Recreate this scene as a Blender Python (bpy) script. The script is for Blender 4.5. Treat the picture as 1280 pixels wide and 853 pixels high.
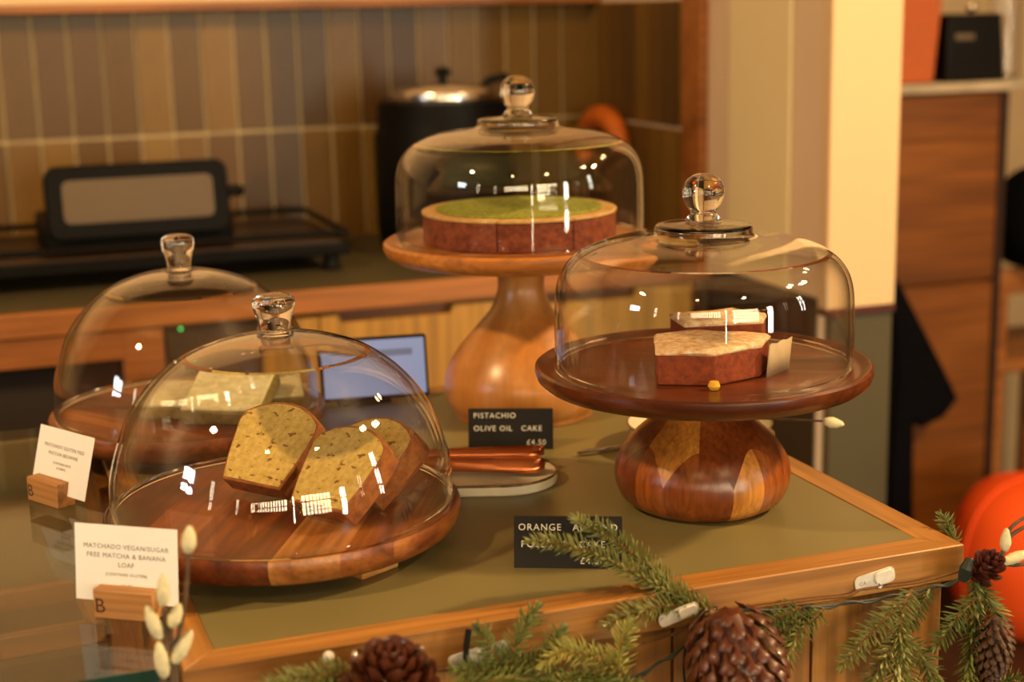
import bpy, bmesh, math, random
from mathutils import Vector, Matrix
R = math.radians
rnd = random.Random(11)
for o in list(bpy.data.objects):
    bpy.data.objects.remove(o, do_unlink=True)
SC = bpy.context.scene
COL = SC.collection

# ------------------------------------------------------------------ camera
FPX, PITCH, ROLL, HEAD, EYE = 1922.33, R(12.141), R(-1.234), R(19.894), 0.45
_f = Vector((math.sin(HEAD)*math.cos(PITCH), math.cos(HEAD)*math.cos(PITCH), -math.sin(PITCH)))
_r = Vector((math.cos(HEAD), -math.sin(HEAD), 0)); _u = _r.cross(_f)
CR = math.cos(ROLL)*_r + math.sin(ROLL)*_u
CU = -math.sin(ROLL)*_r + math.cos(ROLL)*_u
cam = bpy.data.cameras.new('camera'); co = bpy.data.objects.new('camera', cam); COL.objects.link(co)
co.matrix_world = Matrix(((CR.x, CU.x, -_f.x, 0), (CR.y, CU.y, -_f.y, 0), (CR.z, CU.z, -_f.z, EYE), (0, 0, 0, 1)))
cam.sensor_width = 36; cam.lens = FPX/1280*36; cam.clip_start = .05
cam.dof.use_dof = True; cam.dof.focus_distance = 1.345; cam.dof.aperture_fstop = 4.0
SC.camera = co

def ray(px, py):
    return (CR*((px-640)/FPX) - CU*((py-426.5)/FPX) + _f)
def on_z(px, py, z):
    d = ray(px, py); return Vector((0, 0, EYE)) + d*((z-EYE)/d.z)
def on_v(px, py, v):
    d = ray(px, py); return Vector((0, 0, EYE)) + d*(v/d.y)

# ------------------------------------------------------------------ world, light, exposure
w = bpy.data.worlds.new('world'); SC.world = w; w.use_nodes = True
w.node_tree.nodes['Background'].inputs[0].default_value = (.75, .86, 1, 1)
w.node_tree.nodes['Background'].inputs[1].default_value = 1.0
SC.view_settings.view_transform = 'Standard'; SC.view_settings.look = 'None'
SC.view_settings.gamma = 1; SC.view_settings.exposure = 0.0
SC.cycles.max_bounces = 20; SC.cycles.transmission_bounces = 20; SC.cycles.transparent_max_bounces = 24
SC.cycles.glossy_bounces = 8; SC.cycles.diffuse_bounces = 4
SC.cycles.caustics_refractive = True; SC.cycles.caustics_reflective = False
SC.cycles.use_denoising = True; SC.cycles.sample_clamp_indirect = 6; SC.cycles.blur_glossy = .3

def area(name, loc, target, size, power, col, sy=None):
    l = bpy.data.lights.new(name, 'AREA'); l.energy = power; l.color = col
    l.shape = 'RECTANGLE' if sy else 'DISK'; l.size = size
    if sy: l.size_y = sy
    o = bpy.data.objects.new(name, l); COL.objects.link(o); o.location = loc
    o.rotation_euler = (Vector(target)-Vector(loc)).to_track_quat('-Z', 'Y').to_euler()
    return o
WARM = (1, .64, .29)
area('key_lamp', (2.3, .75, 1.5), (.6, 1.15, 0), .15, 64, WARM)
area('front_lamp', (.9, -.9, 1.7), (.7, 1.3, 0), .13, 6, WARM)
area('front_lamp', (-.55, -.7, 1.7), (.3, 1.4, 0), .13, 4, WARM)
area('added_left_fill', (-1.15, .95, 1.62), (1.2, 2.4, .1), .13, 38, WARM)  # added to brighten the side wall from the left, no fixture known here
area('right_room_light', (2.2, .3, 1.75), (2.0, 2.9, -.4), .2, 12, WARM)
area('right_room_light', (2.35, 1.75, 1.7), (2.25, 2.6, -.6), .2, 6, WARM)  # extra light added to brighten the pouf, not a known lamp
# daylight in the openings of the wall behind the camera: x, width, z0, z1, colour, power, bars across, bars up
WIN = [(-1.55, 2.1, .55, 1.2, (1, .79, .44), 92, 14, 2), (-.16, .07, -.6, 1.3, (1, .86, .6), 12, 1, 4), (1.02, 1.5, .0, 1.3, (1, .79, .44), 120, 8, 4),
       (2.62, .32, -.5, 1.4, (1, .92, .76), 66, 1, 4)]
# and in the side walls: side, y, width, z0, z1, colour, power, bars across, bars up
SIDE_WIN = [(-1, .60, .42, .55, 1.1, (.78, .88, 1), 26, 2, 2), (-1, -.55, .10, -.2, 1.2, (1, .86, .6), 7, 1, 3), (-1, -2.2, .16, -.3, 1.2, (1, .84, .55), 9, 1, 3),
            (1, -.70, .16, -.5, 1.35, (1, .93, .8), 26, 1, 5), (1, -2.0, .10, -.4, 1.3, (1, .86, .6), 8, 1, 4)]
for (x, wd, z0, z1, c, p, _a, _b) in WIN:
    area('window_daylight', (x, -3.27, (z0+z1)/2), (x, 0, (z0+z1)/2-.2), wd, p, c, z1-z0)
for (sd_, y, wd, z0, z1, c, p, _a, _b) in SIDE_WIN:
    area('window_daylight', (-2.84 if sd_ < 0 else 3.19, y, (z0+z1)/2), (0, y, (z0+z1)/2-.2), wd, p, c, z1-z0)

# ------------------------------------------------------------------ mesh helpers
class MB:
    def __init__(s): s.v = []; s.f = []
    def add(s, vs, fs, M=None):
        o = len(s.v)
        s.v += [tuple(M @ Vector(p)) if M is not None else tuple(p) for p in vs]
        s.f += [tuple(i+o for i in f) for f in fs]
        return s
    def box(s, x0, x1, y0, y1, z0, z1, M=None):
        return s.add([(x0,y0,z0),(x1,y0,z0),(x1,y1,z0),(x0,y1,z0),(x0,y0,z1),(x1,y0,z1),(x1,y1,z1),(x0,y1,z1)],
                     [(0,3,2,1),(4,5,6,7),(0,1,5,4),(1,2,6,5),(2,3,7,6),(3,0,4,7)], M)
    def prism(s, poly, z0, z1, M=None):
        n = len(poly)
        return s.add([(x,y,z0) for x,y in poly]+[(x,y,z1) for x,y in poly],
                     [tuple(range(n-1,-1,-1)), tuple(range(n,2*n))]+[(i,(i+1)%n,(i+1)%n+n,i+n) for i in range(n)], M)
    def lathe(s, prof, n=48, M=None, a0=0, a1=None):
        full = a1 is None; a1 = 2*math.pi if full else a1
        vs = []; rings = []
        m = n if full else n+1
        for r, z in prof:
            if r < 1e-6: rings.append([len(vs)]); vs.append((0,0,z))
            else:
                rings.append(list(range(len(vs), len(vs)+m)))
                for i in range(m):
                    t = a0+(a1-a0)*i/n; vs.append((r*math.cos(t), r*math.sin(t), z))
        fs = []
        for A, B in zip(rings, rings[1:]):
            for i in range(n):
                j = (i+1) % n if full else i+1
                if len(A) == 1 and len(B) == 1: continue
                if len(A) == 1: fs.append((A[0], B[j], B[i]))
                elif len(B) == 1: fs.append((A[i], A[j], B[0]))
                else: fs.append((A[i], A[j], B[j], B[i]))
        return s.add(vs, fs, M)
    def tube(s, pts, rad, n=8, caps=True):
        pts = [Vector(p) for p in pts]; k = len(pts)
        rad = [rad]*k if not hasattr(rad, '__len__') else rad
        up = None; vs = []; fs = []
        for i, p in enumerate(pts):
            t = (pts[min(i+1,k-1)]-pts[max(i-1,0)]).normalized()
            if up is None: up = Vector((0,0,1)) if abs(t.z) < .9 else Vector((1,0,0))
            b = t.cross(up).normalized(); up = b.cross(t).normalized()
            for j in range(n):
                a = 2*math.pi*j/n; vs.append(p+rad[i]*(math.cos(a)*b+math.sin(a)*up))
        for i in range(k-1):
            for j in range(n):
                fs.append((i*n+j, i*n+(j+1)%n, (i+1)*n+(j+1)%n, (i+1)*n+j))
        if caps: fs += [tuple(range(n-1,-1,-1)), tuple(range((k-1)*n, k*n))]
        return s.add(vs, fs)
    def mesh(s, name, m, smooth=True, ang=38):
        me = bpy.data.meshes.new(name); me.from_pydata(s.v, [], s.f)
        bm = bmesh.new(); bm.from_mesh(me); bmesh.ops.recalc_face_normals(bm, faces=bm.faces); bm.to_mesh(me); bm.free()
        if smooth:
            me.polygons.foreach_set('use_smooth', [True]*len(me.polygons)); me.set_sharp_from_angle(angle=R(ang))
        me.materials.append(m); me.update()
        return me
    def build(s, name, m, parent=None, smooth=True, bevel=0, ang=38, M=None, seg=2):
        o = bpy.data.objects.new(name, s.mesh(name, m, smooth, ang)); COL.objects.link(o)
        if parent: o.parent = parent
        if M is not None: o.matrix_local = M
        if bevel:
            b = o.modifiers.new('bevel', 'BEVEL'); b.width = bevel; b.segments = seg; b.limit_method = 'ANGLE'; b.angle_limit = R(40)
        return o
def inst(me, name, parent, M):
    o = bpy.data.objects.new(name, me); COL.objects.link(o); o.parent = parent; o.matrix_local = M; return o
def tag(o, label, cat, group=None, kind=None):
    o['label'] = label; o['category'] = cat
    if group: o['group'] = group
    if kind: o['kind'] = kind
    return o
def thing(name, label, cat, loc=(0,0,0), rz=0, group=None):
    o = bpy.data.objects.new(name, None); COL.objects.link(o); o.location = loc; o.rotation_euler = (0,0,rz)
    o.empty_display_size = .03
    return tag(o, label, cat, group)
def struct(o): o['kind'] = 'structure'; return o
def T(x, y, z): return Matrix.Translation((x, y, z))
def RZ(a): return Matrix.Rotation(a, 4, 'Z')
def RX(a): return Matrix.Rotation(a, 4, 'X')
def RY(a): return Matrix.Rotation(a, 4, 'Y')
def rrect(w, h, r, n=5):
    out = []
    for cx, cy, a in ((w/2-r, h/2-r, 0), (-w/2+r, h/2-r, 90), (-w/2+r, -h/2+r, 180), (w/2-r, -h/2+r, 270)):
        for i in range(n+1):
            t = R(a+90*i/n); out.append((cx+r*math.cos(t), cy+r*math.sin(t)))
    return out

# ------------------------------------------------------------------ materials
def hexc(h):
    c = [int(h[i:i+2], 16)/255 for i in (0, 2, 4)]
    return tuple(x/12.92 if x <= .04045 else ((x+.055)/1.055)**2.4 for x in c)
def newmat(name):
    m = bpy.data.materials.new(name); m.use_nodes = True
    return m, m.node_tree, m.node_tree.nodes['Principled BSDF']
def rgba(c): return (*c, 1)
def noise(nt, scale, detail=4, rough=.55, coord='Object', sc=(1,1,1), dist=0, rot=(0,0,0)):
    tc = nt.nodes.new('ShaderNodeTexCoord'); mp = nt.nodes.new('ShaderNodeMapping'); n = nt.nodes.new('ShaderNodeTexNoise')
    mp.inputs['Scale'].default_value = sc; mp.inputs['Rotation'].default_value = rot
    n.inputs['Scale'].default_value = scale; n.inputs['Detail'].default_value = detail
    n.inputs['Roughness'].default_value = rough; n.inputs['Distortion'].default_value = dist
    nt.links.new(tc.outputs[coord], mp.inputs[0]); nt.links.new(mp.outputs[0], n.inputs[0])
    return n
def ramp(nt, src, stops):
    r = nt.nodes.new('ShaderNodeValToRGB'); e = r.color_ramp.elements
    while len(e) < len(stops): e.new(.5)
    for i, (p, c) in enumerate(stops): e[i].position = p; e[i].color = rgba(c)
    nt.links.new(src, r.inputs[0]); return r
def bump(nt, b, src, strength, dist=.001):
    n = nt.nodes.new('ShaderNodeBump'); n.inputs['Strength'].default_value = strength; n.inputs['Distance'].default_value = dist
    nt.links.new(src, n.inputs['Height']); nt.links.new(n.outputs[0], b.inputs['Normal'])
def plain(name, col, rough=.5, metal=0, vary=.12, scale=30, bmp=0, coat=0, spec=.5, sc=(1,1,1)):
    m, nt, b = newmat(name)
    n = noise(nt, scale, sc=sc)
    r = ramp(nt, n.outputs[0], [(.3, tuple(x*(1-vary) for x in col)), (.7, tuple(min(1, x*(1+vary)) for x in col))])
    nt.links.new(r.outputs[0], b.inputs['Base Color'])
    b.inputs['Roughness'].default_value = rough; b.inputs['Metallic'].default_value = metal
    b.inputs['Coat Weight'].default_value = coat; b.inputs['Specular IOR Level'].default_value = spec
    if bmp: bump(nt, b, n.outputs[0], bmp)
    return m
def wood(name, dark, mid, light, scale=9, axis=0, rough=.4, coat=0, dist=1.2, off=0., fine=.35, rot=(0,0,0)):
    """streaked grain along one local axis, broad figure times fine pores"""
    m, nt, b = newmat(name)
    sc = [1, 1, 1]; sc[axis] = .12
    n1 = noise(nt, scale, 5, .6, sc=tuple(sc), dist=dist, rot=rot)
    oi = nt.nodes.new('ShaderNodeObjectInfo')
    mp = n1.inputs[0].links[0].from_node
    cb = nt.nodes.new('ShaderNodeVectorMath'); cb.operation = 'SCALE'; cb.inputs['Scale'].default_value = 7.0
    cmb = nt.nodes.new('ShaderNodeCombineXYZ'); nt.links.new(oi.outputs['Random'], cmb.inputs[0]); nt.links.new(oi.outputs['Random'], cmb.inputs[1]); nt.links.new(oi.outputs['Random'], cmb.inputs[2])
    nt.links.new(cmb.outputs[0], cb.inputs[0]); nt.links.new(cb.outputs[0], mp.inputs['Location'])
    r1 = ramp(nt, n1.outputs[0], [(.28, dark), (.5, mid), (.72, light)])
    sc2 = [1, 1, 1]; sc2[axis] = .04
    n2 = noise(nt, scale*16, 3, .5, sc=tuple(sc2), rot=rot)
    r2 = ramp(nt, n2.outputs[0], [(.35, (1-fine,)*3), (.6, (1, 1, 1))])
    mx = nt.nodes.new('ShaderNodeMix'); mx.data_type = 'RGBA'; mx.blend_type = 'MULTIPLY'; mx.inputs[0].default_value = 1
    nt.links.new(r1.outputs[0], mx.inputs[6]); nt.links.new(r2.outputs[0], mx.inputs[7])
    nt.links.new(mx.outputs[2], b.inputs['Base Color'])
    b.inputs['Roughness'].default_value = rough; b.inputs['Coat Weight'].default_value = coat; b.inputs['Coat Roughness'].default_value = .26
    bump(nt, b, n2.outputs[0], .12, .0005)
    return m
def glassmat(name, col=(1, 1, 1), ior=1.47, rough=0.0):
    m, nt, b = newmat(name)
    b.inputs['Base Color'].default_value = rgba(col); b.inputs['Transmission Weight'].default_value = 1
    b.inputs['IOR'].default_value = ior; b.inputs['Roughness'].default_value = rough
    return m
def thinglass(name, col=(.99, .99, .98), f0=.045, gz=1.0):
    """thin wall: lets light straight through, mirrors more toward grazing angles (Schlick)"""
    m, nt, b = newmat(name); nt.nodes.remove(b); out = nt.nodes['Material Output']
    lw = nt.nodes.new('ShaderNodeLayerWeight'); lw.inputs['Blend'].default_value = .5
    pw = nt.nodes.new('ShaderNodeMath'); pw.operation = 'POWER'; pw.inputs[1].default_value = 5; nt.links.new(lw.outputs['Facing'], pw.inputs[0])
    ma = nt.nodes.new('ShaderNodeMath'); ma.operation = 'MULTIPLY_ADD'; ma.inputs[1].default_value = (1-f0)*gz; ma.inputs[2].default_value = f0
    nt.links.new(pw.outputs[0], ma.inputs[0])
    tr = nt.nodes.new('ShaderNodeBsdfTransparent'); tr.inputs[0].default_value = rgba(col)
    gl = nt.nodes.new('ShaderNodeBsdfGlossy'); gl.inputs['Roughness'].default_value = 0; gl.inputs['Color'].default_value = (1, 1, 1, 1)
    p4 = nt.nodes.new('ShaderNodeMath'); p4.operation = 'POWER'; p4.inputs[1].default_value = 6; nt.links.new(lw.outputs['Facing'], p4.inputs[0])
    cr = ramp(nt, p4.outputs[0], [(0, col), (.85, tuple(c*.5 for c in col))]); nt.links.new(cr.outputs[0], tr.inputs[0])
    mx = nt.nodes.new('ShaderNodeMixShader'); nt.links.new(ma.outputs[0], mx.inputs[0]); nt.links.new(tr.outputs[0], mx.inputs[1]); nt.links.new(gl.outputs[0], mx.inputs[2])
    nt.links.new(mx.outputs[0], out.inputs['Surface']); return m
def emit(name, col, s):
    m, nt, b = newmat(name); b.inputs['Base Color'].default_value = (.01, .01, .01, 1)
    b.inputs['Emission Color'].default_value = rgba(col); b.inputs['Emission Strength'].default_value = s
    return m

M = {}
M['oak'] = wood('oak', hexc('8a5824'), hexc('ad7636'), hexc('c08a46'), 9, 0, .42, .1)
M['oak_v'] = wood('oak_upright', hexc('8a5824'), hexc('ad7636'), hexc('c08a46'), 9, 2, .42, .1)
M['oak_y'] = wood('oak_across', hexc('8a5824'), hexc('ad7636'), hexc('c08a46'), 9, 1, .42, .1)
M['oak_edge'] = wood('oak_darker', hexc('7a4416'), hexc('a3622a'), hexc('b87634'), 6, 0, .5)
M['cabinet'] = wood('honey_ply', hexc('9a6a20'), hexc('bb8a35'), hexc('cda04a'), 4, 2, .5)
M['brown_panel'] = wood('brown_panel', hexc('5e3209'), hexc('824a12'), hexc('96591c'), 5, 0, .5)
M['acacia'] = [wood('acacia_dark', hexc('240d04'), hexc('52220c'), hexc('824318'), 11, 0, .38, .1, 2.2),
               wood('acacia_red', hexc('40190a'), hexc('6e3110'), hexc('985020'), 12, 0, .38, .1, 2.2),
               wood('acacia_sap', hexc('8a4f22'), hexc('b87a3c'), hexc('dfae68'), 10, 0, .38, .1, 2.0)]
M['acacia_sap'] = M['acacia'][2]
M['acacia_mid'] = wood('acacia_mid', hexc('5a2a10'), hexc('8f4f20'), hexc('b0702f'), 12, 0, .38, .1, 2.0)
M['walnut'] = [wood('walnut_a', hexc('4e2009'), hexc('743410'), hexc('8c481a'), 16, 2, .30, .35, .8),
               wood('walnut_b', hexc('6a3010'), hexc('904a18'), hexc('a85e24'), 16, 2, .30, .35, .8),
               wood('walnut_c', hexc('94521c'), hexc('bc742a'), hexc('d08c3a'), 16, 2, .30, .35, .8)]
M['walnut_plate'] = [wood('walnut_plate_a', hexc('3c1808'), hexc('5e2a0e'), hexc('7a4016'), 9, 0, .3, .22),
                     wood('walnut_plate_b', hexc('4a1f0a'), hexc('6e3412'), hexc('8c4e1c'), 9, 0, .3, .22)]
M['beech'] = wood('beech', hexc('9c5a22'), hexc('bd7a38'), hexc('cf924c'), 7, 2, .33, .3, 1.5, fine=.15)
M['beech_plate'] = wood('beech_plate', hexc('94501c'), hexc('b8702f'), hexc('cd8a42'), 10, 0, .35, .2)
M['block'] = wood('beech_block', hexc('a06a36'), hexc('bd8449'), hexc('c99359'), 12, 0, .5)
M['olive'] = plain('olive_linoleum', hexc('766c44'), .38, vary=.05, scale=6)
M['olive_dark'] = plain('olive_linoleum_worktop', hexc('4e4730'), .45, vary=.08, scale=5)  # shade on the back worktop is partly put into this darker olive
M['cream'] = plain('cream_paint', hexc('dcbc90'), .6, vary=.02, scale=3)
M['mauve_lit'] = plain('mauve_lit_paint', hexc('dcc2a4'), .65, vary=.02, scale=3)  # mauve-tinted light on the side wall, put into the wall colour
M['yellow_lit'] = plain('yellow_lit_paint', hexc('e8d6a6'), .65, vary=.02, scale=3)  # yellower light on the same wall, put into the band's colour
M['ceiling'] = plain('ceiling_paint', hexc('7d6c54'), .8, vary=.03, scale=2)
M['roomwall'] = plain('room_wall_paint', hexc('5a4733'), .8, vary=.06, scale=2)
M['floor'] = wood('floor_boards', hexc('2a180d'), hexc('3b2415'), hexc('4c301c'), 3, 1, .5)
M['grout'] = plain('grout', hexc('c4ac80'), .8, vary=.08)
M['black'] = plain('black_plastic', (.005, .0045, .004), .5, vary=.2, spec=.15)
M['black_metal'] = plain('black_enamel', (.004, .0035, .003), .5, vary=.2, spec=.1)
M['cloth_black'] = plain('black_wool', (.004, .004, .0055), .95, vary=.3, scale=60, bmp=.3, spec=.05)
M['grey_panel'] = plain('grey_brushed_lid', hexc('5c4a34'), .5, .2, vary=.06, sc=(1, 8, 8))
M['steel'] = plain('steel', (.72, .68, .62), .22, 1, vary=.05)
M['copper'] = plain('copper', hexc('e58a58'), .3, 1, vary=.1, scale=25)
M['ceramic'] = plain('cream_stoneware', hexc('d9cdb0'), .35, vary=.05, scale=80)
M['glaze_edge'] = plain('brown_glaze_edge', hexc('6a5234'), .4, vary=.5, scale=160)
M['slate'] = plain('black_card', (.016, .014, .012), .65, vary=.15, spec=.2)
M['letter'] = plain('white_lettering', (.82, .78, .68), .5, vary=.03)
M['paper'] = plain('white_card', (.92, .88, .82), .6, vary=.01)
M['ink'] = plain('grey_ink', (.26, .22, .18), .7, vary=.05)
M['burnt'] = plain('burnt_mark', (.07, .025, .01), .8, vary=.1)
M['glass'] = glassmat('clear_glass')
M['knob_glass'] = glassmat('clear_knob_glass')
M['thin_glass'] = thinglass('thin_glass_wall')
M['case_glass'] = thinglass('case_glass', (.95, .98, .95), .035, .62)
M['glass_edge'] = plain('green_glass_edge', (.008, .045, .03), .15, vary=.2)
M['orange'] = plain('orange_fabric', hexc('ff5a10'), .7, vary=.04, scale=5)
M['orange_box'] = plain('terracotta', hexc('b85a26'), .6, vary=.06)
M['tan'] = plain('tan_leather', hexc('c9661c'), .5, vary=.2)
M['marble'] = plain('pale_marble', hexc('b8a890'), .3, vary=.25, scale=14)
M['cable'] = plain('dark_green_cable', (.012, .02, .014), .5, vary=.2)
M['twine'] = plain('brown_twine', hexc('6b431b'), .8, vary=.3, scale=200)
M['tape'] = plain('clear_plastic', (.72, .68, .6), .25, vary=.15, scale=60)
M['twig'] = plain('twig_bark', hexc('5c4632'), .8, vary=.3, scale=120)
M['catkin'] = plain('catkin_fur', hexc('d8cda4'), .95, vary=.12, scale=180, bmp=.6)
M['screen'] = emit('lit_screen', (.46, .49, .72), .55)
M['screen_ui'] = emit('lit_screen_bar', (.25, .26, .36), .5)
M['led'] = emit('green_led', (.05, 1, .15), 3)
M['bulb'] = emit('warm_bulb', (1, .42, .10), 60)
def cake(name, a, b, scale, rough=.8, spots=None, bmp=.5):
    m, nt, bs = newmat(name)
    n = noise(nt, scale, 6, .65); r = ramp(nt, n.outputs[0], [(.32, a), (.66, b)])
    out = r.outputs[0]
    if spots:
        v = noise(nt, scale*.55, 2, .5, sc=(1, 1, 2.0)); k = ramp(nt, v.outputs[0], [(.345, spots), (.39, (1, 1, 1))])
        mx = nt.nodes.new('ShaderNodeMix'); mx.data_type = 'RGBA'; mx.blend_type = 'MULTIPLY'; mx.inputs[0].default_value = 1
        nt.links.new(out, mx.inputs[6]); nt.links.new(k.outputs[0], mx.inputs[7]); out = mx.outputs[2]
    nt.links.new(out, bs.inputs['Base Color']); bs.inputs['Roughness'].default_value = rough
    bump(nt, bs, n.outputs[0], bmp, .002)
    return m
M['loaf'] = cake('matcha_loaf_crumb', hexc('b0903f'), hexc('d8b868'), 160, .85, (.35, .22, .1))
M['crust'] = cake('loaf_crust', hexc('70380f'), hexc('a9662a'), 90)
M['brownie'] = cake('matcha_brownie_side', hexc('5d5222'), hexc('8a7a3c'), 120)
M['matcha_powder'] = cake('matcha_powder_top', hexc('c0b688'), hexc('e4dab2'), 110)
M['polenta'] = cake('polenta_cake_side', hexc('66240a'), hexc('943f12'), 150)
M['polenta_top'] = cake('powdered_sugar_top', hexc('c98a48'), hexc('f2dcb8'), 130)
M['tart_side'] = cake('tart_side', hexc('561c0a'), hexc('8c4420'), 120)
M['tart_rim'] = cake('tart_rim', hexc('b98a4c'), hexc('d6b070'), 100)
M['pistachio'] = cake('chopped_pistachio', hexc('5f6a14'), hexc('a6a83a'), 170)
M['parchment'] = plain('baking_paper', hexc('b8a07c'), .6, vary=.08, scale=60, bmp=.4)
M['yellow_crumb'] = plain('yellow_crumb', hexc('e8b030'), .7)
def needle_mat(name, a, b):
    m, nt, bs = newmat(name)
    n = noise(nt, 45, 3); r = ramp(nt, n.outputs[0], [(.3, a), (.7, b)])
    nt.links.new(r.outputs[0], bs.inputs['Base Color']); bs.inputs['Roughness'].default_value = .55
    return m
M['needle'] = [needle_mat('spruce_green', hexc('5e6630'), hexc('989658')), needle_mat('spruce_deep', hexc('4d5a2c'), hexc('7f8544')), needle_mat('spruce_yellow', hexc('7c7e36'), hexc('b0a85a'))]
M['sprig_stem'] = plain('sprig_stem', hexc('8a5a2a'), .8, vary=.3, scale=100)
M['scale_wood'] = plain('cone_scale', hexc('54260f'), .45, vary=.35, scale=70, coat=.2)
M['scale_pale'] = plain('cone_scale_pale', hexc('432711'), .6, vary=.35, scale=70)
M['scale_red'] = plain('cone_scale_red', hexc('4a170c'), .5, vary=.35, scale=70)
M['leaf'] = plain('dark_leaf', hexc('38401c'), .5, vary=.2)
# tiles, glazed, several browns
TILE = [plain('glazed_tile', hexc(h), .34, spec=.25, vary=.2, scale=9, sc=(1, 1, .5), bmp=.15) for h in ('70501f', '60441e', '7a5a26', '5b3f1e', '82632d', '553d20')]

# ------------------------------------------------------------------ room
FZ = -.9
struct(MB().box(-2.9, 3.3, -3.4, 3.7, FZ-.05, FZ).build('floor', M['floor']))
struct(MB().box(-2.9, 3.3, -3.4, 3.7, 1.95, 2.0).build('ceiling', M['ceiling']))
struct(MB().box(-2.95, -2.85, -3.4, 3.7, FZ, 1.95).build('wall_left', M['roomwall']))
struct(MB().box(3.2, 3.3, -3.4, 3.7, FZ, 1.95).build('wall_right', M['roomwall']))
mb = MB(); xs = -2.85                       # wall behind the camera with its window openings
for (x, wd, z0, z1, c, p, _a, _b) in WIN:
    mb.box(xs, x-wd/2, -3.3, -3.2, FZ, 1.95); mb.box(x-wd/2, x+wd/2, -3.3, -3.2, FZ, z0); mb.box(x-wd/2, x+wd/2, -3.3, -3.2, z1, 1.95); xs = x+wd/2
mb.box(xs, 3.2, -3.3, -3.2, FZ, 1.95)
struct(mb.build('wall_front', M['roomwall'], smooth=False))
def window(k, loc, rz, wd, h, nx, nz):
    e = bpy.data.objects.new('window_%d' % k, None); COL.objects.link(e); struct(e); e.location = loc; e.rotation_euler = (0, 0, rz)
    m = MB(); t = .03
    m.box(-wd/2-t, -wd/2, -.03, .03, 0, h).box(wd/2, wd/2+t, -.03, .03, 0, h).box(-wd/2-t, wd/2+t, -.03, .03, -t, 0).box(-wd/2-t, wd/2+t, -.03, .03, h, h+t)
    m.build('window_frame', M['black'], e)
    bw = min(.032, wd/nx*.24)
    for i in range(1, nx): MB().box(-wd/2+wd*i/nx-bw, -wd/2+wd*i/nx+bw, -.02, .02, 0, h).build('mullion', M['black'], e)
    for i in range(1, nz): MB().box(-wd/2, wd/2, -.02, .02, h*i/nz-.03, h*i/nz+.03).build('mullion', M['black'], e)
for k, (x, wd, z0, z1, c, p, nx, nz) in enumerate(WIN): window(k+1, (x, -3.20, z0), 0, wd, z1-z0, nx, nz)
for k, (sd_, y, wd, z0, z1, c, p, nx, nz) in enumerate(SIDE_WIN): window(k+1+len(WIN), (sd_*3.0+.20 if sd_ < 0 else 3.14, y, z0), R(90), wd, z1-z0, nx, nz)

# tiled niche behind the back counter
VB = 3.1; US = 1.31
e = struct(MB().box(-2.85, US+.13, VB, VB+.1, FZ, 1.95).build('wall_back', M['grout']))
tw, th, g = .0635, .241, .007
tmesh = [MB().box(-tw/2+g/2, tw/2-g/2, -.007, 0, g/2, th-g/2).mesh('tile', t, False) for t in TILE]
r2 = random.Random(5)
def tile_run(parent, base, n, rows, edge=1):
    for row in range(rows):
        z = .224-th*row
        for i in range(n):
            me = tmesh[r2.choice((0, 0, 0, 1, 1, 2, 2, 3, 4, 5))]
            M_ = base @ T(tw*(i+.5), r2.uniform(-.0015, .0015), z) @ RX(r2.uniform(-.006, .006)) @ RZ(r2.uniform(-.02, .02))
            inst(me, 'tile', parent, M_)
tile_run(e, T(-.15-14*tw, VB, 0), 37, 2)
s = struct(MB().box(US, US+.126, 2.144, VB, FZ, 1.95).build('wall_side', M['mauve_lit']))
tile_run(s, T(US, VB, 0) @ RZ(R(-90)), 8, 2)
struct(MB().box(-2.85, US, VB-.05, VB, .473, 1.95).build('wall_upper', M['cream']))
struct(MB().box(-2.85, US, VB-.075, VB, .462, .478).build('trim_1', M['oak_edge'], bevel=.002))
struct(MB().box(US-.018, US, 2.54, 2.615, -.02, 1.9).build('trim_2', M['oak_edge'], bevel=.002))
struct(MB().box(US-.009, US, 2.235, 2.447, -.02, 1.95).build('trim_3', M['yellow_lit'], bevel=.006, seg=3))  # panel colour carries the yellower band of light on this wall
struct(MB().box(US-.002, US+.128, 2.12, 2.145, -.036, 1.95).build('wall_end', M['cream'], bevel=.003))
struct(MB().box(US-.002, US+.128, 2.118, 2.146, -.046, -.036).build('trim_4', plain('dark_red_strip', hexc('4a160c'), .5)))
struct(MB().box(US+.012, US+.126, 2.125, 2.146, FZ, -.046).build('wall_end_base', M['olive_dark']))
struct(MB().box(US-.004, US, 2.15, 2.53, FZ, -.02).build('wall_side_base', plain('base_side_shade', hexc('2c241d'), .6)))  # dark sheet carrying the shadow on the base's aisle side
# far room on the right
struct(MB().box(US+.126, 3.2, 3.55, 3.65, FZ, 1.95).build('wall_far', plain('far_wall_plaster', hexc('c0a47c'), .8, vary=.05, scale=4)))

# ------------------------------------------------------------------ counter
ct = thing('counter', 'oak-edged serving counter with an olive top, carrying the cake stands', 'counter', (0, 0, 0))
u0, u1, v0, v1 = .122, .776, 1.031, 1.757
MB().box(u0+.026, u1-.029, v0+.029, v1-.026, -.03, 0).build('olive_top', M['olive'], ct)
MB().prism([(u0, v0), (u1, v0), (u1-.029, v0+.029), (u0+.026, v0+.029)], -.031, .0006).build('front_edging', M['oak'], ct, bevel=.0015)
MB().prism([(u1, v0), (u1, v1), (u1-.029, v1-.026), (u1-.029, v0+.029)], -.031, .0006).build('side_edging', M['oak_y'], ct, bevel=.0015)
MB().prism([(u0, v0), (u0+.026, v0+.029), (u0+.026, v1-.026), (u0, v1)], -.031, .0006).build('side_edging', M['oak_y'], ct, bevel=.0015)
MB().prism([(u0, v1), (u0+.026, v1-.026), (u1-.029, v1-.026), (u1, v1)], -.031, .0006).build('back_edging', M['oak'], ct, bevel=.0015)
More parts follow.
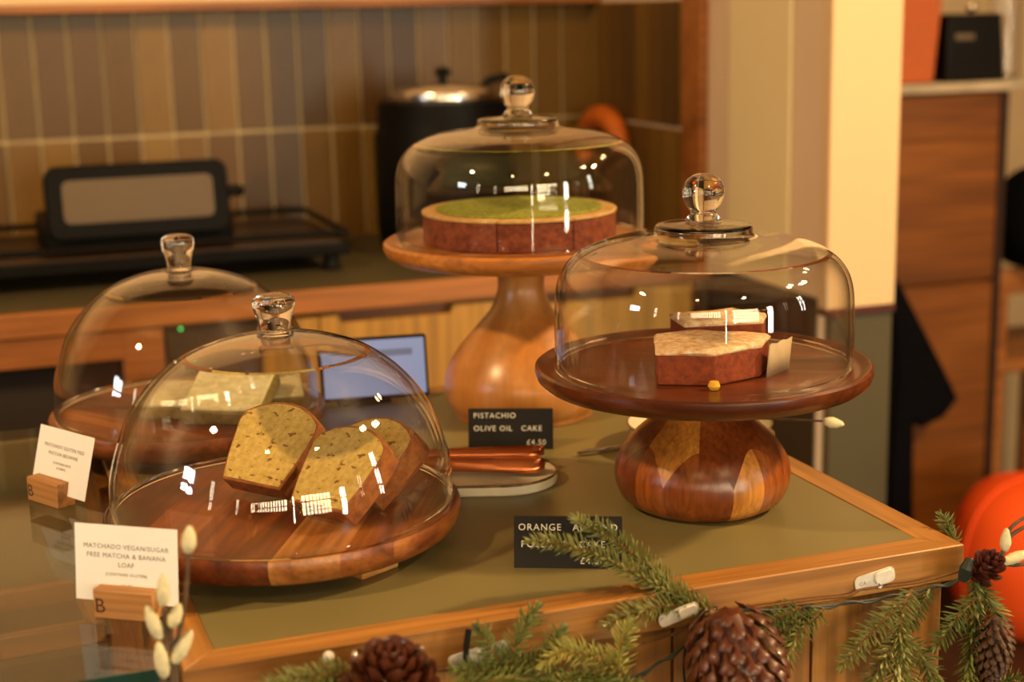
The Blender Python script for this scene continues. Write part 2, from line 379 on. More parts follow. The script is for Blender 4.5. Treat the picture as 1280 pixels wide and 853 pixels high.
MB().box(u0+.01, u1-.03, v0+.035, v1-.02, FZ, -.031).build('carcass', M['oak_edge'], ct)
x = u0+.004
i = 0
while x < u1-.012:
    wd = min(.128, u1-.009-x)
    MB().box(x, x+wd-.0025, v0+.012, v0+.034, FZ, -.031).build('plank', M['oak_v'], ct, bevel=.001); x += wd
y = v0+.036
while y < v1-.03:
    wd = min(.128, v1-.02-y)
    MB().box(u1-.03, u1-.010, y, y+wd-.0025, FZ, -.031).build('plank', M['oak_v'], ct, bevel=.001); y += wd

# glass display case left of it
dc = thing('display_case', 'glass topped display case left of the counter, card holders standing on it', 'display case')
CU0, CU1, CV0, CV1 = -1.0, .1205, 1.043, 1.763
MB().box(CU0, CU1, CV0, CV1, -.010, 0).build('glass_top', M['case_glass'], dc, smooth=False)
MB().box(CU0, CU1, CV0-.0015, CV0-.0003, -.0105, -.0002).build('glass_edge', M['glass_edge'], dc, smooth=False)
MB().box(CU0, CU1, CV0, CV0+.006, -.60, -.0105).build('front_pane', M['case_glass'], dc, smooth=False)
MB().box(CU0, CU1, CV0, CV1, FZ, -.62).build('plinth', M['oak_edge'], dc)
MB().box(CU0, CU1-.012, CV0+.03, CV1-.02, -.31, -.295).build('shelf', plain('dark_shelf', hexc('4a3016'), .6), dc)
MB().box(CU0, CU1, CV1-.018, CV1-.004, -.60, -.0105).build('back_panel', plain('case_back', hexc('7d6e48'), .6), dc)
MB().box(CU1-.010, CU1, CV0+.008, CV1-.02, -.60, -.0105).build('side_panel', M['oak_edge'], dc)
wt = thing('wooden_tray', 'shallow wooden tray seen through the display glass, below the front card', 'tray', on_z(48, 772, -.16), R(4))
MB().box(-.05, .05, -.06, .06, -.135, -.02).build('stand', plain('dark_stand', hexc('2c1a0c'), .7), wt)
MB().box(-.058, .058, -.07, .07, -.02, -.012).build('base', plain('dark_tray_base', hexc('3c2410'), .6), wt)
for a in (-1, 1):
    MB().box(a*.052-.006, a*.052+.006, -.07, .07, -.012, .012).build('side', M['brown_panel'], wt, bevel=.002)
    MB().box(-.046, .046, a*.064-.006, a*.064+.006, -.012, .012).build('side', M['brown_panel'], wt, bevel=.002)

# ------------------------------------------------------------------ back counter
bc = thing('back_counter', 'long back counter with olive worktop, oak edge and honey-coloured doors', 'counter')
BV = 2.485
MB().box(-2.8, US-.02, BV+.012, VB-.012, -.038, 0).build('worktop', M['olive_dark'], bc)
MB().box(-2.8, US-.02, BV, BV+.012, -.038, .0008).build('front_edging', M['oak_edge'], bc, bevel=.0015)
DC = plain('dark_carcass', (.02, .012, .008), .7)
MB().box(-2.8, .25, BV+.05, VB-.02, FZ, -.04).build('carcass', DC, bc)  # near-black front carries the shade of the open void under the worktop
MB().box(.47, US-.02, BV+.05, VB-.02, FZ, -.04).build('carcass', DC, bc)
MB().box(-2.8, .24, BV+.006, BV+.03, -.088, -.040).build('drawer_front', M['oak_edge'], bc, bevel=.002)
MB().box(.235, .30, BV+.006, BV+.05, FZ, -.040).build('post', M['oak_edge'], bc, bevel=.002)
MB().box(.46, .56, BV+.012, BV+.05, FZ, -.047).build('post', M['cabinet'], bc, bevel=.002)
x = .562
for k in range(2):
    wd = .345
    m = MB(); d0, d1 = BV+.012, BV+.034
    m.prism([(x, FZ), (x+wd, FZ), (x+wd, -.047), (x+wd-.11, -.047), (x+wd-.115, -.062), (x+.035, -.062), (x+.03, -.047), (x, -.047)], d0, d1,
            Matrix(((1, 0, 0, 0), (0, 0, 1, 0), (0, 1, 0, 0), (0, 0, 0, 1))))
    m.build('door', M['cabinet'], bc, smooth=False, bevel=.0015); x += wd+.004
MB().box(.56, US-.03, BV+.036, BV+.05, -.10, -.040).build('pull_recess', M['brown_panel'], bc)  # darker back carries the shadow inside the door pull cut-outs
fr = thing('fridge', 'dark undercounter appliance with a green light below the back counter', 'fridge', (.38, BV+.03, FZ))
MB().box(-.075, .075, -.012, .02, .1, .859).build('door', plain('dark_steel', hexc('4a3c2c'), .4, .3), fr, bevel=.003)
MB().box(-.078, .078, .0, .02, .0, .1).build('plinth', M['black'], fr)
MB().lathe([(0, .003), (.0018, .002), (.0022, 0)], 12, T(-.050, -.012, .852) @ RX(R(90))).build('status_light', M['led'], fr)

# griddle, panini press, soup kettle
gr = thing('griddle', 'wide black countertop griddle with raised rim, under the panini press', 'griddle', (.33, 2.86, .0012))
MB().box(-.45, .33, -.20, .17, .028, .05).build('body', M['black_metal'], gr, bevel=.004)
m = MB()
for a in (-.44, .30):
    for b in (-.17, .14): m = MB().lathe([(.02, 0), (.016, .004), (.014, .028)], 14, T(a, b, 0)); m.build('foot', M['black'], gr)
pts = [(.0, -.195, .068), (.325, -.195, .068), (.325, .165, .068), (-.445, .165, .068), (-.445, -.195, .068), (0, -.195, .068)]
MB().tube(pts, .006, 8).build('rail', M['black_metal'], gr)
MB().box(-.44, .315, -.19, .16, .05, .054).build('plate', plain('brown_iron_plate', hexc('3e2a18'), .35, .4), gr)
pp = thing('panini_press', 'black contact grill with a brown-grey front panel, on the back counter', 'grill', (.303, 2.80, .056))
MB().box(-.165, .165, -.06, .17, 0, .05).build('base', M['black_metal'], pp, bevel=.01, seg=3)
m = MB().prism(rrect(.312, .128, .022), -.022, .03, T(0, -.05, .082) @ RX(R(80)))
m.build('lid', M['black_metal'], pp, bevel=.004)
MB().prism(rrect(.256, .074, .012), .0302, .033, T(0, -.05, .083) @ RX(R(80))).build('lid_panel', M['grey_panel'], pp)
MB().tube([(.155, -.03, .085), (.175, -.03, .088), (.185, -.02, .085)], .011, 10).build('hinge_knob', M['black'], pp)
kt = thing('soup_kettle', 'black soup kettle with a silver lid, behind the tallest cake stand', 'kettle', (.895, 2.83, 0))
MB().lathe([(0, 0), (.118, 0), (.128, .012), (.134, .05), (.135, .22), (.128, .235), (.128, .262), (.124, .285), (.0, .285)], 56).build('body', M['black_metal'], kt)
MB().lathe([(.098, .285), (.1, .292), (.097, .302), (.088, .308), (.04, .318), (0, .320)], 48).build('lid', M['steel'], kt)
MB().lathe([(.008, .318), (.008, .328), (.014, .333), (.015, .341), (.009, .347), (0, .348)], 20).build('lid_knob', M['black'], kt)
MB().tube([(.085, .02, .305), (.10, .02, .318), (.13, .015, .325), (.15, .01, .30)], [.007, .009, .009, .007], 8).build('ladle_handle', M['black'], kt)
lp = [Vector((US-.03-.0, 2.955+.10*math.cos(t), .155+.075*math.sin(t))) for t in [R(a) for a in range(-20, 175, 12)]]
tag(MB().tube(lp, [.016+.01*math.sin(i/16*math.pi) for i in range(len(lp))], 10).build('leather_strap', M['tan']), 'orange-tan curved loop hanging on the tiled side wall', 'strap')

# tablet at the far edge of the counter
tb = thing('tablet', 'lit tablet screen standing at the far edge of the counter', 'tablet', (.434, 1.715, .0))
TM = T(0, 0, .004) @ RZ(R(-8)) @ RX(R(-12))
MB().box(-.05, .078, 0, .008, 0, .074).build('case', M['black'], tb, bevel=.003, M=TM)
MB().box(-.046, .0745, -.0007, .0, .004, .070).build('screen', M['screen'], tb, M=TM)
MB().box(-.046, .060, -.0012, -.0007, .050, .058).build('screen_bar', M['screen_ui'], tb, M=TM)
MB().box(-.03, .03, -.01, .035, 0, .004).build('foot', M['black'], tb)

# ------------------------------------------------------------------ text
def text(s, size, m, parent, Mx, name='lettering', ext=.0002, align='CENTER', space=1.0):
    cu = bpy.data.curves.new('t', 'FONT'); cu.body = s; cu.size = size; cu.align_x = align; cu.extrude = ext; cu.space_character = space
    cu.resolution_u = 3
    o = bpy.data.objects.new('t', cu); COL.objects.link(o)
    bpy.context.view_layer.update()
    me = bpy.data.meshes.new_from_object(o.evaluated_get(bpy.context.evaluated_depsgraph_get()))
    bpy.data.objects.remove(o); me.materials.clear(); me.materials.append(m)
    q = bpy.data.objects.new(name, me); COL.objects.link(q); q.parent = parent; q.matrix_local = Mx
    return q

# ------------------------------------------------------------------ cake stands
def strips(prof, cuts, ang, mats, parent, name, Mx=None):
    """a turned disc sawn into staves: the lathe cut by parallel planes, one object per stave"""
    d = Vector((math.cos(ang), math.sin(ang), 0)); base = MB().lathe(prof, 96)
    lim = [-9]+list(cuts)+[9]
    for i, (a, b) in enumerate(zip(lim, lim[1:])):
        bm = bmesh.new(); me = bpy.data.meshes.new(name); me.from_pydata(base.v, [], base.f); bm.from_mesh(me)
        for pos, s_ in ((a, -1), (b, 1)):
            if abs(pos) > 5: continue
            gm = bm.verts[:]+bm.edges[:]+bm.faces[:]
            r = bmesh.ops.bisect_plane(bm, geom=gm, plane_co=d*pos, plane_no=d*s_, clear_outer=True)
            ed = [g for g in r['geom_cut'] if isinstance(g, bmesh.types.BMEdge)]
            bmesh.ops.contextual_create(bm, geom=ed)
        bmesh.ops.rotate(bm, verts=bm.verts, cent=(0, 0, 0), matrix=Matrix.Rotation(-ang-math.pi/2, 3, 'Z'))
        bmesh.ops.recalc_face_normals(bm, faces=bm.faces); bm.to_mesh(me); bm.free()
        me.polygons.foreach_set('use_smooth', [True]*len(me.polygons)); me.set_sharp_from_angle(angle=R(38))
        me.materials.append(mats[i % len(mats)])
        o = bpy.data.objects.new(name, me); COL.objects.link(o); o.parent = parent
        o.matrix_local = (Mx or Matrix()) @ RZ(ang+math.pi/2)

def offset_profile(outer, t):
    """inner wall of a shell of revolution, t inside the outer one"""
    inn = []
    n = len(outer)
    for i, (r, z) in enumerate(outer):
        a = outer[max(i-1, 0)]; b = outer[min(i+1, n-1)]
        dx, dz = b[0]-a[0], b[1]-a[1]; L = math.hypot(dx, dz) or 1
        inn.append((max(r-t*dz/L, 0), z+t*dx/L))
    return inn
def smooth_prof(p, k=4):
    """Catmull-Rom through profile points"""
    out = []
    for i in range(len(p)-1):
        P0, P1, P2, P3 = p[max(i-1, 0)], p[i], p[i+1], p[min(i+2, len(p)-1)]
        for j in range(k):
            t = j/k
            out.append(tuple(.5*(2*b+(c-a)*t+(2*a-5*b+4*c-d)*t*t+(3*b-a-3*c+d)*t**3) for a, b, c, d in zip(P0, P1, P2, P3)))
    out.append(p[-1]); return out
def cloche(label, loc, prof, knob, t=.0036, k=1.0, zthin=.111):
    e = thing('glass_cloche', label, 'cloche', loc)
    o = smooth_prof([(r*k, z*k) for r, z in prof], 4); inn = offset_profile(o, t)
    o.insert(1, (o[0][0]+.0004, .0022)); o.insert(2, (o[0][0], .0046)); inn = offset_profile(o, t)
    inn[0] = (o[0][0]-t, o[0][1]); inn[-1] = (0, o[-1][1]-t)
    o[-1] = (0, o[-1][1])
    ring = [(r, max(z, 0)) for r, z in inn]
    dm = MB().lathe(ring[::-1] + o, 96).build('dome', M['glass'], e, ang=60)
    dm.data.materials.append(M['thin_glass'])
    for f_ in dm.data.polygons:
        if .0035 < f_.center.z < zthin*k: f_.material_index = 1
    top = o[-1][1]
    MB().lathe([(r*k, top+.0003+z*k) for r, z in smooth_prof(knob, 3)], 48).build('knob', M['knob_glass'], e, ang=60)
    return e
ROUND = [(.149, 0), (.1488, .02), (.1462, .043), (.1345, .079), (.123, .100), (.108, .118), (.090, .133), (.0715, .1435), (.045, .152), (.022, .1555), (0, .156)]
K_TAPER = [(0, 0), (.0150, 0), (.0150, .0015), (.0134, .0032), (.0134, .006), (.0152, .016), (.0182, .026), (.0186, .032), (.0165, .0375), (.010, .0402), (0, .041)]
SHOULD = [(.1445, 0), (.1446, .03), (.1442, .06), (.1425, .080), (.137, .096), (.126, .109), (.110, .118), (.09, .1240), (.066, .1270), (.053, .1288), (.0480, .1315), (.0472, .1370), (.0445, .1396), (.036, .1402), (.028, .1408), (.016, .1424), (0, .1428)]
K_BALL = [(0, 0), (.0165, 0), (.0160, .003), (.0128, .0065), (.0125, .0085), (.0150, .0125), (.0182, .0175), (.0199, .0245), (.0197, .0305), (.0172, .0375), (.0120, .0425), (.006, .0448), (0, .0452)]

# front board A with loaf
A = Vector((.246, 1.270, 0)); ZA = .036
e = thing('cake_board', 'low round acacia board with sawn staves, carrying the loaf slices at the front', 'cake board', A)
strips([(0, .036), (.1495, .036), (.1505, .0372), (.1518, .0370), (.1532, .0335), (.1530, .026), (.148, .017), (.140, .0125), (0, .0120)], (-.095, -.035, .03, .082, .118), R(-28), [M['acacia'][0], M['acacia'][1], M['acacia'][1], M['acacia_sap'], M['acacia_mid'], M['acacia_mid']], e, 'stave')
for k in range(4):
    a = R(-63+90*k); MB().box(-.02, .02, -.014, .014, 0, .012, T(.108*math.cos(a), .108*math.sin(a), 0) @ RZ(a+R(90))).build('foot', M['acacia'][2], e, bevel=.001)
cloche('round-shouldered glass cloche over the loaf slices, nearest of the domes', A+Vector((0, 0, .0364)), [(r*.985, z*.955) for r, z in ROUND], [(r*.97, z*.86) for r, z in K_TAPER], zthin=.132)

# board D with brownies
D = Vector((.219, 1.640, 0))
e = thing('cake_board', 'round reddish-brown board carrying the powdered green brownies', 'cake board', D)
strips([(0, .036), (.140, .036), (.143, .0372), (.1455, .0368), (.147, .033), (.1465, .025), (.141, .016), (.132, .0125), (0, .012)], (-.07, .01, .07), R(35), [M['acacia_mid'], M['acacia'][1], M['acacia_mid'], M['acacia'][1]], e, 'stave')
MB().lathe([(0, 0), (.10, 0), (.10, .0125), (0, .0125)], 40).build('foot_ring', M['acacia'][0], e)
cloche('round-shouldered glass cloche over the green brownies, behind the loaf dome', D+Vector((0, 0, .0364)), [(r, z*1.03) for r, z in ROUND], K_TAPER, k=.94, zthin=.140)

# pedestal C
C = Vector((.627, 1.224, 0)); ZC = .1315; KC = .93; KZ = .985
e = thing('cake_stand', 'dark walnut cake stand on a squat rounded base, carrying the almond cake', 'cake stand', C)
e.scale = (KC, KC, KZ)
def bz(r): return r
_rb = [(0, .066), (.009, .0795), (.027, .0868), (.046, .0835), (.066, .0690), (.084, .0480), (.098, .0370), (.112, .0330)]
_rs = smooth_prof([(b, a) for a, b in _rb], 8)
def RB(z):
    for (r0, z0), (r1, z1) in zip(_rs, _rs[1:]):
        if z <= z1: return r0+(r1-r0)*max(0, (z-z0))/(z1-z0)
    return _rs[-1][0]
def stave(t0, t1, zlo, zhi, mat_, n=10, k=12):
    vs = []; fs = []
    for i in range(n+1):
        t = i/n; a = t0+(t1-t0)*t; lo = zlo(a); hi = zhi(a)
        for j in range(k+1):
            z = lo+(hi-lo)*j/k; r = RB(z); vs.append((r*math.cos(a), r*math.sin(a), z))
    c0 = len(vs)
    for i in range(n):
        for j in range(k):
            q = i*(k+1)+j; fs.append((q, q+k+1, q+k+2, q+1))
    MB().add(vs, fs).build('stave', mat_, e, ang=70)
NS = 8; st = 2*math.pi/NS; ph = R(-97)
def arch(a):
    f_ = ((a-ph) / st) % 1.0
    return .036+.030*math.sin(math.pi*f_)**.8
def top(a): return .1115
mats = [M['walnut'][i] for i in (1, 2, 0, 1, 0, 2, 1, 0)]
for i in range(NS):
    a = ph+i*st
    stave(a, a+st*.5, lambda q: .001, arch, M['walnut'][(2, 1, 1, 0, 2, 1, 0, 1)[i]]); stave(a+st*.5, a+st, lambda q: .001, arch, M['walnut'][(1, 0, 1, 2, 1, 0, 1, 0)[i]])
for i in range(NS):
    a = ph+(i+.5)*st
    stave(a, a+st, arch, top, M['walnut'][(0, 2, 0, 1, 0, 1, 2, 0)[i]], 16, 10)
MB().lathe([(.0, .001), (RB(.001), .001)], 48).build('base_underside', M['walnut'][0], e)
MB().lathe([(.0325, .106), (.034, .111), (.04, .1165), (0, .1165)], 40).build('collar', M['walnut'][0], e)
strips([(0, ZC), (.150, ZC), (.154, ZC+.001), (.158, ZC+.0042), (.1615, ZC+.0048), (.164, ZC+.003), (.1645, ZC-.001), (.162, ZC-.008), (.155, ZC-.0135), (.14, ZC-.0155), (0, ZC-.0155)], (-.09, -.02, .05, .11), R(62), [M['walnut_plate'][i] for i in (0, 1, 0, 1, 0)], e, 'plate_stave')
cloche('flat-shouldered glass cloche with ball knob over the almond cake', C+Vector((0, 0, ZC*KZ+.0004)), SHOULD, K_BALL, k=KC)

# pedestal B
B = Vector((.592, 1.602, 0)); ZB = .200
e = thing('cake_stand', 'tall pale beech cake stand with a vase-shaped foot, carrying the pistachio tart', 'cake stand', B)
MB().lathe(smooth_prof([(0, 0), (.072, 0), (.080, .004), (.0875, .018), (.0895, .032), (.088, .047), (.078, .068), (.0625, .088), (.0475, .105), (.034, .122), (.0272, .140), (.0262, .152), (.0285, .165), (.037, .178), (.037, .181)], 3), 72).build('pedestal', M['beech'], e)
MB().lathe([(0, ZB), (.151, ZB), (.157, ZB+.0015), (.1605, ZB-.001), (.161, ZB-.007), (.157, ZB-.014), (.147, ZB-.0195), (.13, ZB-.021), (0, ZB-.021)], 96, Matrix.Diagonal((.953, .953, 1, 1))).build('plate', M['beech_plate'], e)
cloche('flat-shouldered glass cloche with ball knob over the pistachio tart, topmost of the domes', B+Vector((0, 0, ZB+.0004)), SHOULD, K_BALL, k=.955)

# ------------------------------------------------------------------ cakes
def loaf_slice(label, corner, yaw, lean, roll=0, th=.024, s=1.0):
    """corner: where the lower right back corner of the slice touches what carries it"""
    Rm = Matrix.Rotation(yaw, 3, 'Z') @ Matrix.Rotation(-lean, 3, 'X') @ Matrix.Rotation(roll, 3, 'Y')
    e = thing('loaf_slice', label, 'cake', Vector(corner)-Rm @ Vector((.029*s, th, 0)), 0, 'matcha loaf slices under the front dome')
    e.rotation_euler = Rm.to_euler()
    pr = [(-.029, 0), (.029, 0), (.034, .02), (.0375, .042), (.0395, .055), (.0375, .064), (.029, .071), (.016, .0765), (.003, .0785), (-.012, .077), (-.026, .072), (-.0365, .065), (-.0395, .056), (-.0375, .042), (-.034, .02)]
    pr = [(x*s, z*s) for x, z in pr]
    X = Matrix(((1, 0, 0, 0), (0, 0, 1, 0), (0, 1, 0, 0), (0, 0, 0, 1)))
    inner = [(x*.95, .0024+z*.94) for x, z in pr]
    MB().prism(pr, .0006, th-.0006, X).build('crust', M['crust'], e, bevel=.0012)
    MB().prism(inner, 0, th, X).build('crumb', M['loaf'], e, smooth=False)
    return e
zl = .0375
loaf_slice('matcha loaf slice standing highest, cut face to the camera, left in the pile', (.250, 1.266, zl), R(-45), R(44), R(4), .022, 1.06)
loaf_slice('matcha loaf slice leaning in front, striped brown side crust toward the camera', (.286, 1.176, zl), R(-57), R(46), R(0), .024, 1.02)
loaf_slice('matcha loaf slice wedged second behind the leaning front slice', (.318, 1.205, zl), R(-58), R(47), R(0), .024, .98)
loaf_slice('matcha loaf slice at the right end of the pile, mostly hidden', (.338, 1.236, zl), R(-62), R(47), R(0), .020, .78)

def brownie(label, c, rz, sx, sy, h, tilt=0):
    e = thing('brownie', label, 'cake', c, 0, 'green brownies under the rear left dome')
    e.rotation_euler = (Matrix.Rotation(rz, 3, 'Z') @ Matrix.Rotation(tilt, 3, 'X')).to_euler()
    MB().box(-sx/2, sx/2, 0, sy, 0, h-.003).build('body', M['brownie'], e, bevel=.003)
    MB().box(-sx/2+.001, sx/2-.001, .001, sy-.001, h-.004, h).build('powder_top', M['matcha_powder'], e, bevel=.003)
zb = .0375
brownie('green brownie with pale powdered top, left under the rear dome', (D.x-.034, D.y-.048, zb), R(-28), .062, .062, .018, R(12))
brownie('green brownie with pale powdered top, middle and largest in view', (D.x+.020, D.y-.098, zb), R(-30), .086, .074, .022, R(24))
brownie('green brownie partly hidden behind the loaf, right under the rear dome', (D.x+.095, D.y-.070, zb), R(-8), .036, .06, .020, R(18))

def wedge(pts, h, top_m, side_m, e, topn='powdered_top', hs=.004):
    MB().prism(pts, 0, h-hs, None).build('body', side_m, e, bevel=.0015)
    cx = sum(p[0] for p in pts)/len(pts); cy = sum(p[1] for p in pts)/len(pts)
    MB().prism([(cx+(x-cx)*1.01, cy+(y-cy)*1.01) for x, y in pts], h-hs, h, None).build(topn, top_m, e, bevel=.0018)
def wpts(r, half, n=8):
    return [(0, 0)]+[(r*math.cos(t), r*math.sin(t)) for t in [-half+2*half*i/n for i in range(n+1)]]
zc = ZC*KZ+.0004; CO = (.004, .002)
def almond(label, P, rz, r, half, h, lift=0, wrap=False):
    e = thing('almond_cake_slice', label, 'cake', (P[0], P[1], zc+lift), rz, 'almond cake slices under the right dome')
    wedge(wpts(r, half), h, M['polenta_top'], M['polenta'], e)
    if wrap:
        n = 8
        m = MB(); vs = []
        for i in range(n+1):
            t = -half+2*half*i/n; rr = r+.0015+.001*math.sin(i*2.3); vs += [(rr*math.cos(t), rr*math.sin(t), 0), (rr*math.cos(t)*1.01, rr*math.sin(t)*1.01, h+.004)]
        m.add(vs, [(2*i, 2*i+2, 2*i+3, 2*i+1) for i in range(n)]); o = m.build('paper_wrap', M['parchment'], e)
        sd = o.modifiers.new('s', 'SOLIDIFY'); sd.thickness = .0006
    return e
def slab(label, pts, h, lift, wrap=None):
    pts = [(x+CO[0], y+CO[1]) for x, y in pts]
    if wrap: wrap = [(x+CO[0], y+CO[1]) for x, y in wrap]
    cx = sum(p[0] for p in pts)/len(pts); cy = sum(p[1] for p in pts)/len(pts)
    e = thing('almond_cake_slice', label, 'cake', (cx, cy, zc+lift), 0, 'almond cake slices under the right dome')
    lp_ = [(x-cx, y-cy) for x, y in pts]
    MB().prism(lp_, 0, h-.004).build('body', M['polenta'], e, bevel=.0015)
    q = random.Random(len(label)); m = MB(); n = 14
    tp = []
    for a, b in zip(lp_, lp_[1:]+lp_[:1]):
        for t in (0, .34, .67): tp.append((a[0]+(b[0]-a[0])*t, a[1]+(b[1]-a[1])*t))
    k = len(tp); vs = []; fs = []
    for ring, (sc_, z) in enumerate(((1.005, h-.0045), (1.025, h-.002), (.97, h+.0005), (.66, h+.001), (.33, h+.001))):
        vs += [(x*sc_+q.uniform(-.0008, .0008), y*sc_+q.uniform(-.0008, .0008), z+q.uniform(-.0009, .0009)*(ring > 0)) for x, y in tp]
    vs.append((0, 0, h+.001))
    for r_ in range(4): fs += [(r_*k+i_, r_*k+(i_+1) % k, (r_+1)*k+(i_+1) % k, (r_+1)*k+i_) for i_ in range(k)]
    fs += [(4*k+i_, 4*k+(i_+1) % k, 5*k) for i_ in range(k)]; fs.append(tuple(range(k-1, -1, -1)))
    m.add(vs, fs).build('powdered_top', M['polenta_top'], e, ang=70)
    if wrap:
        a, b = wrap; w_ = MB(); vs = []
        for i_ in range(9):
            t = i_/8; x = a[0]+(b[0]-a[0])*t-cx; y = a[1]+(b[1]-a[1])*t-cy; o2 = .0006*math.sin(i_*2.1)
            vs += [(x+.003+o2, y-.002+o2, 0), (x+.005-o2, y-.003, h-.002+.0008*math.sin(i_*1.7))]
        o = w_.add(vs, [(2*i_, 2*i_+2, 2*i_+3, 2*i_+1) for i_ in range(8)]).build('paper_wrap', M['parchment'], e)
        sd = o.modifiers.new('s', 'SOLIDIFY'); sd.thickness = .0006
    return e
slab('almond cake slice with sugared top at the front, paper on its right side', [(.553, 1.171), (.596, 1.146), (.648, 1.160), (.672, 1.188), (.625, 1.235), (.580, 1.232)], .031, 0, ((.649, 1.158), (.684, 1.180)))
slab('almond cake slice with thick sugar crust, resting behind the front slice', [(.618, 1.247), (.690, 1.232), (.708, 1.258), (.690, 1.290), (.626, 1.296)], .0355, 0)
tag(MB().lathe([(0, 0), (.004, 0), (.0055, .003), (.004, .007), (0, .008)], 10, T(.5905+CO[0], 1.137+CO[1], zc)).build('cake_crumb', M['yellow_crumb']), 'bright yellow crumb at the foot of the front almond wedge', 'crumb')

e = thing('pistachio_tart', 'round red-brown tart topped with chopped green pistachio on the tall stand', 'cake', (B.x-.002, B.y-.004, ZB+.0004), R(12))
for k in range(8):
    a0 = 2*math.pi*k/8; gp = .0012
    mid = a0+math.pi/8; Mo = T(gp*math.cos(mid), gp*math.sin(mid), 0)
    p = [(0, 0)]+[(.106*math.cos(a0+math.pi/4*i/9), .106*math.sin(a0+math.pi/4*i/9)) for i in range(10)]
    sl = MB().prism(p, 0, .031, Mo).build('slice', M['tart_side'], e, bevel=.001)
    MB().prism([(x*1.012, y*1.012) for x, y in p], .031, .0345, Mo).build('rim', M['tart_rim'], sl, bevel=.001)
    MB().prism([(x*.86, y*.86) for x, y in p], .0345, .037, Mo).build('nut_topping', M['pistachio'], sl, bevel=.001)

# ------------------------------------------------------------------ signs and cards
def sign(label, P, yaw, lines, lean=R(10)):
    e = thing('price_sign', label, 'sign', P, yaw)
    Mx = RX(-lean)
    MB().box(-.0445, .0445, 0, .003, 0, .043).build('plate', M['slate'], e, M=Mx, bevel=.0006)
    MB().prism([(0.001, 0), (.02, 0), (.003, .022)], -.035, .035, Matrix(((0, 0, 1, 0), (1, 0, 0, 0), (0, 1, 0, 0), (0, 0, 0, 1)))).build('easel', M['slate'], e, M=T(0, .002, 0))
    for (s_, x, z, al) in lines:
        text(s_, .0078, M['letter'], e, Mx @ T(x, -.0004, z) @ RX(R(90)), align=al, space=1.18, ext=.0004)
    return e
sign('small black sign lettered for pistachio cake, by the tall beech stand', on_z(638.5, 562, 0), R(-24), [('PISTACHIO', -.039, .033, 'LEFT'), ('OLIVE OIL   CAKE', -.039, .0195, 'LEFT'), ('£4.50', .037, .005, 'RIGHT')])
sign('small black sign lettered for orange almond cake, behind the spruce sprig', on_z(710, 711, 0), R(-25), [('ORANGE   ALMOND', 0, .0315, 'CENTER'), ('POLENTA   CAKE', -.004, .0175, 'CENTER'), ('£4.50', .02, .004, 'CENTER')])
def holder(label, P, yaw, lines, off, lean, roll=0):
    e = thing('card_holder', label, 'card holder', P, yaw)
    m = MB(); m.prism([(0, 0), (.019, 0), (.019, .0205), (.0165, .0235), (.0015, .0235), (0, .0225)], -.025, .025, Matrix(((0, 0, 1, 0), (1, 0, 0, 0), (0, 1, 0, 0), (0, 0, 0, 1))))
    m.build('block', M['block'], e, bevel=.0008)
    text('B', .0165, M['burnt'], e, T(-.0195, -.0001, .005) @ RX(R(90)), 'burnt_letter', .0001, 'CENTER')
    c = thing('menu_card', label.replace('wooden block holding', 'card standing in a wooden block,'), 'card', P, yaw)
    Mx = T(off, .0098, .0105) @ RX(-lean) @ RY(roll)
    MB().box(-.0435, .0435, 0, .0005, 0, .060).build('sheet', M['paper'], c, M=Mx, smooth=False)
    for (s_, z, sz) in lines:
        text(s_, sz, M['ink'], c, Mx @ T(0, -.0002, z) @ RX(R(90)), ext=.00005, space=1.12)
    return e, c
P1 = on_z(155, 776, 0); P2 = on_z(54, 631, 0)
h1, c1 = holder('oak block', P1, R(-35), [('MATCHADO VEGAN/SUGAR', .0415, .0052), ('FREE MATCHA & BANANA', .0345, .0052), ('LOAF', .0275, .0052), ('(CONTAINS GLUTEN)', .0205, .0033), ('£4.00', .0115, .004)], -.002, R(6))
h2, c2 = holder('oak block', P2, R(-60), [('MATCHADO GLUTEN FREE', .0415, .0048), ('MATCHA BROWNIE', .0345, .0048), ('(CONTAINS NUTS', .0265, .0032), ('& DAIRY)', .022, .0032), ('£4.00', .0115, .004)], .010, R(16))
h1['label'] = 'small oak block holding the card in front, burnt letter on its face'
h2['label'] = 'small oak block holding the tilted card, farther back on the glass'
c1['label'] = 'white menu card facing the camera, beside the catkin twig on the display glass'
c2['label'] = 'white menu card leaning back askew, left of the rear glass dome'

# tray, tongs, cake slice server, plates
TR = thing('serving_tray', 'long cream stoneware tray with rounded end and brown rim, under the copper tongs', 'tray', (.481, 1.360, 0), R(-20))
def stadium(r, L, n=14):
    return [(r*math.cos(t), r*math.sin(t)) for t in [R(-90+180*i/n) for i in range(n+1)]]+[(-L+r*math.cos(t), r*math.sin(t)) for t in [R(90+180*i/n) for i in range(n+1)]]
MB().prism(stadium(.052, .085), 0, .0105).build('body', M['ceramic'], TR, bevel=.002)
m = MB(); o_, i_ = stadium(.0524, .085), stadium(.0512, .085); n = len(o_)
m.add([(x, y, .0095) for x, y in o_]+[(x, y, .0118) for x, y in o_]+[(x, y, .0118) for x, y in i_]+[(x, y, .0100) for x, y in i_],
      [(k*n+i, k*n+(i+1) % n, ((k+1) % 4)*n+(i+1) % n, ((k+1) % 4)*n+i) for k in range(4) for i in range(n)])
m.build('rim', M['glaze_edge'], TR)
tg = thing('tongs', 'polished copper serving tongs lying on the cream stoneware tray', 'tongs', (.481, 1.360, .0185), R(-20))
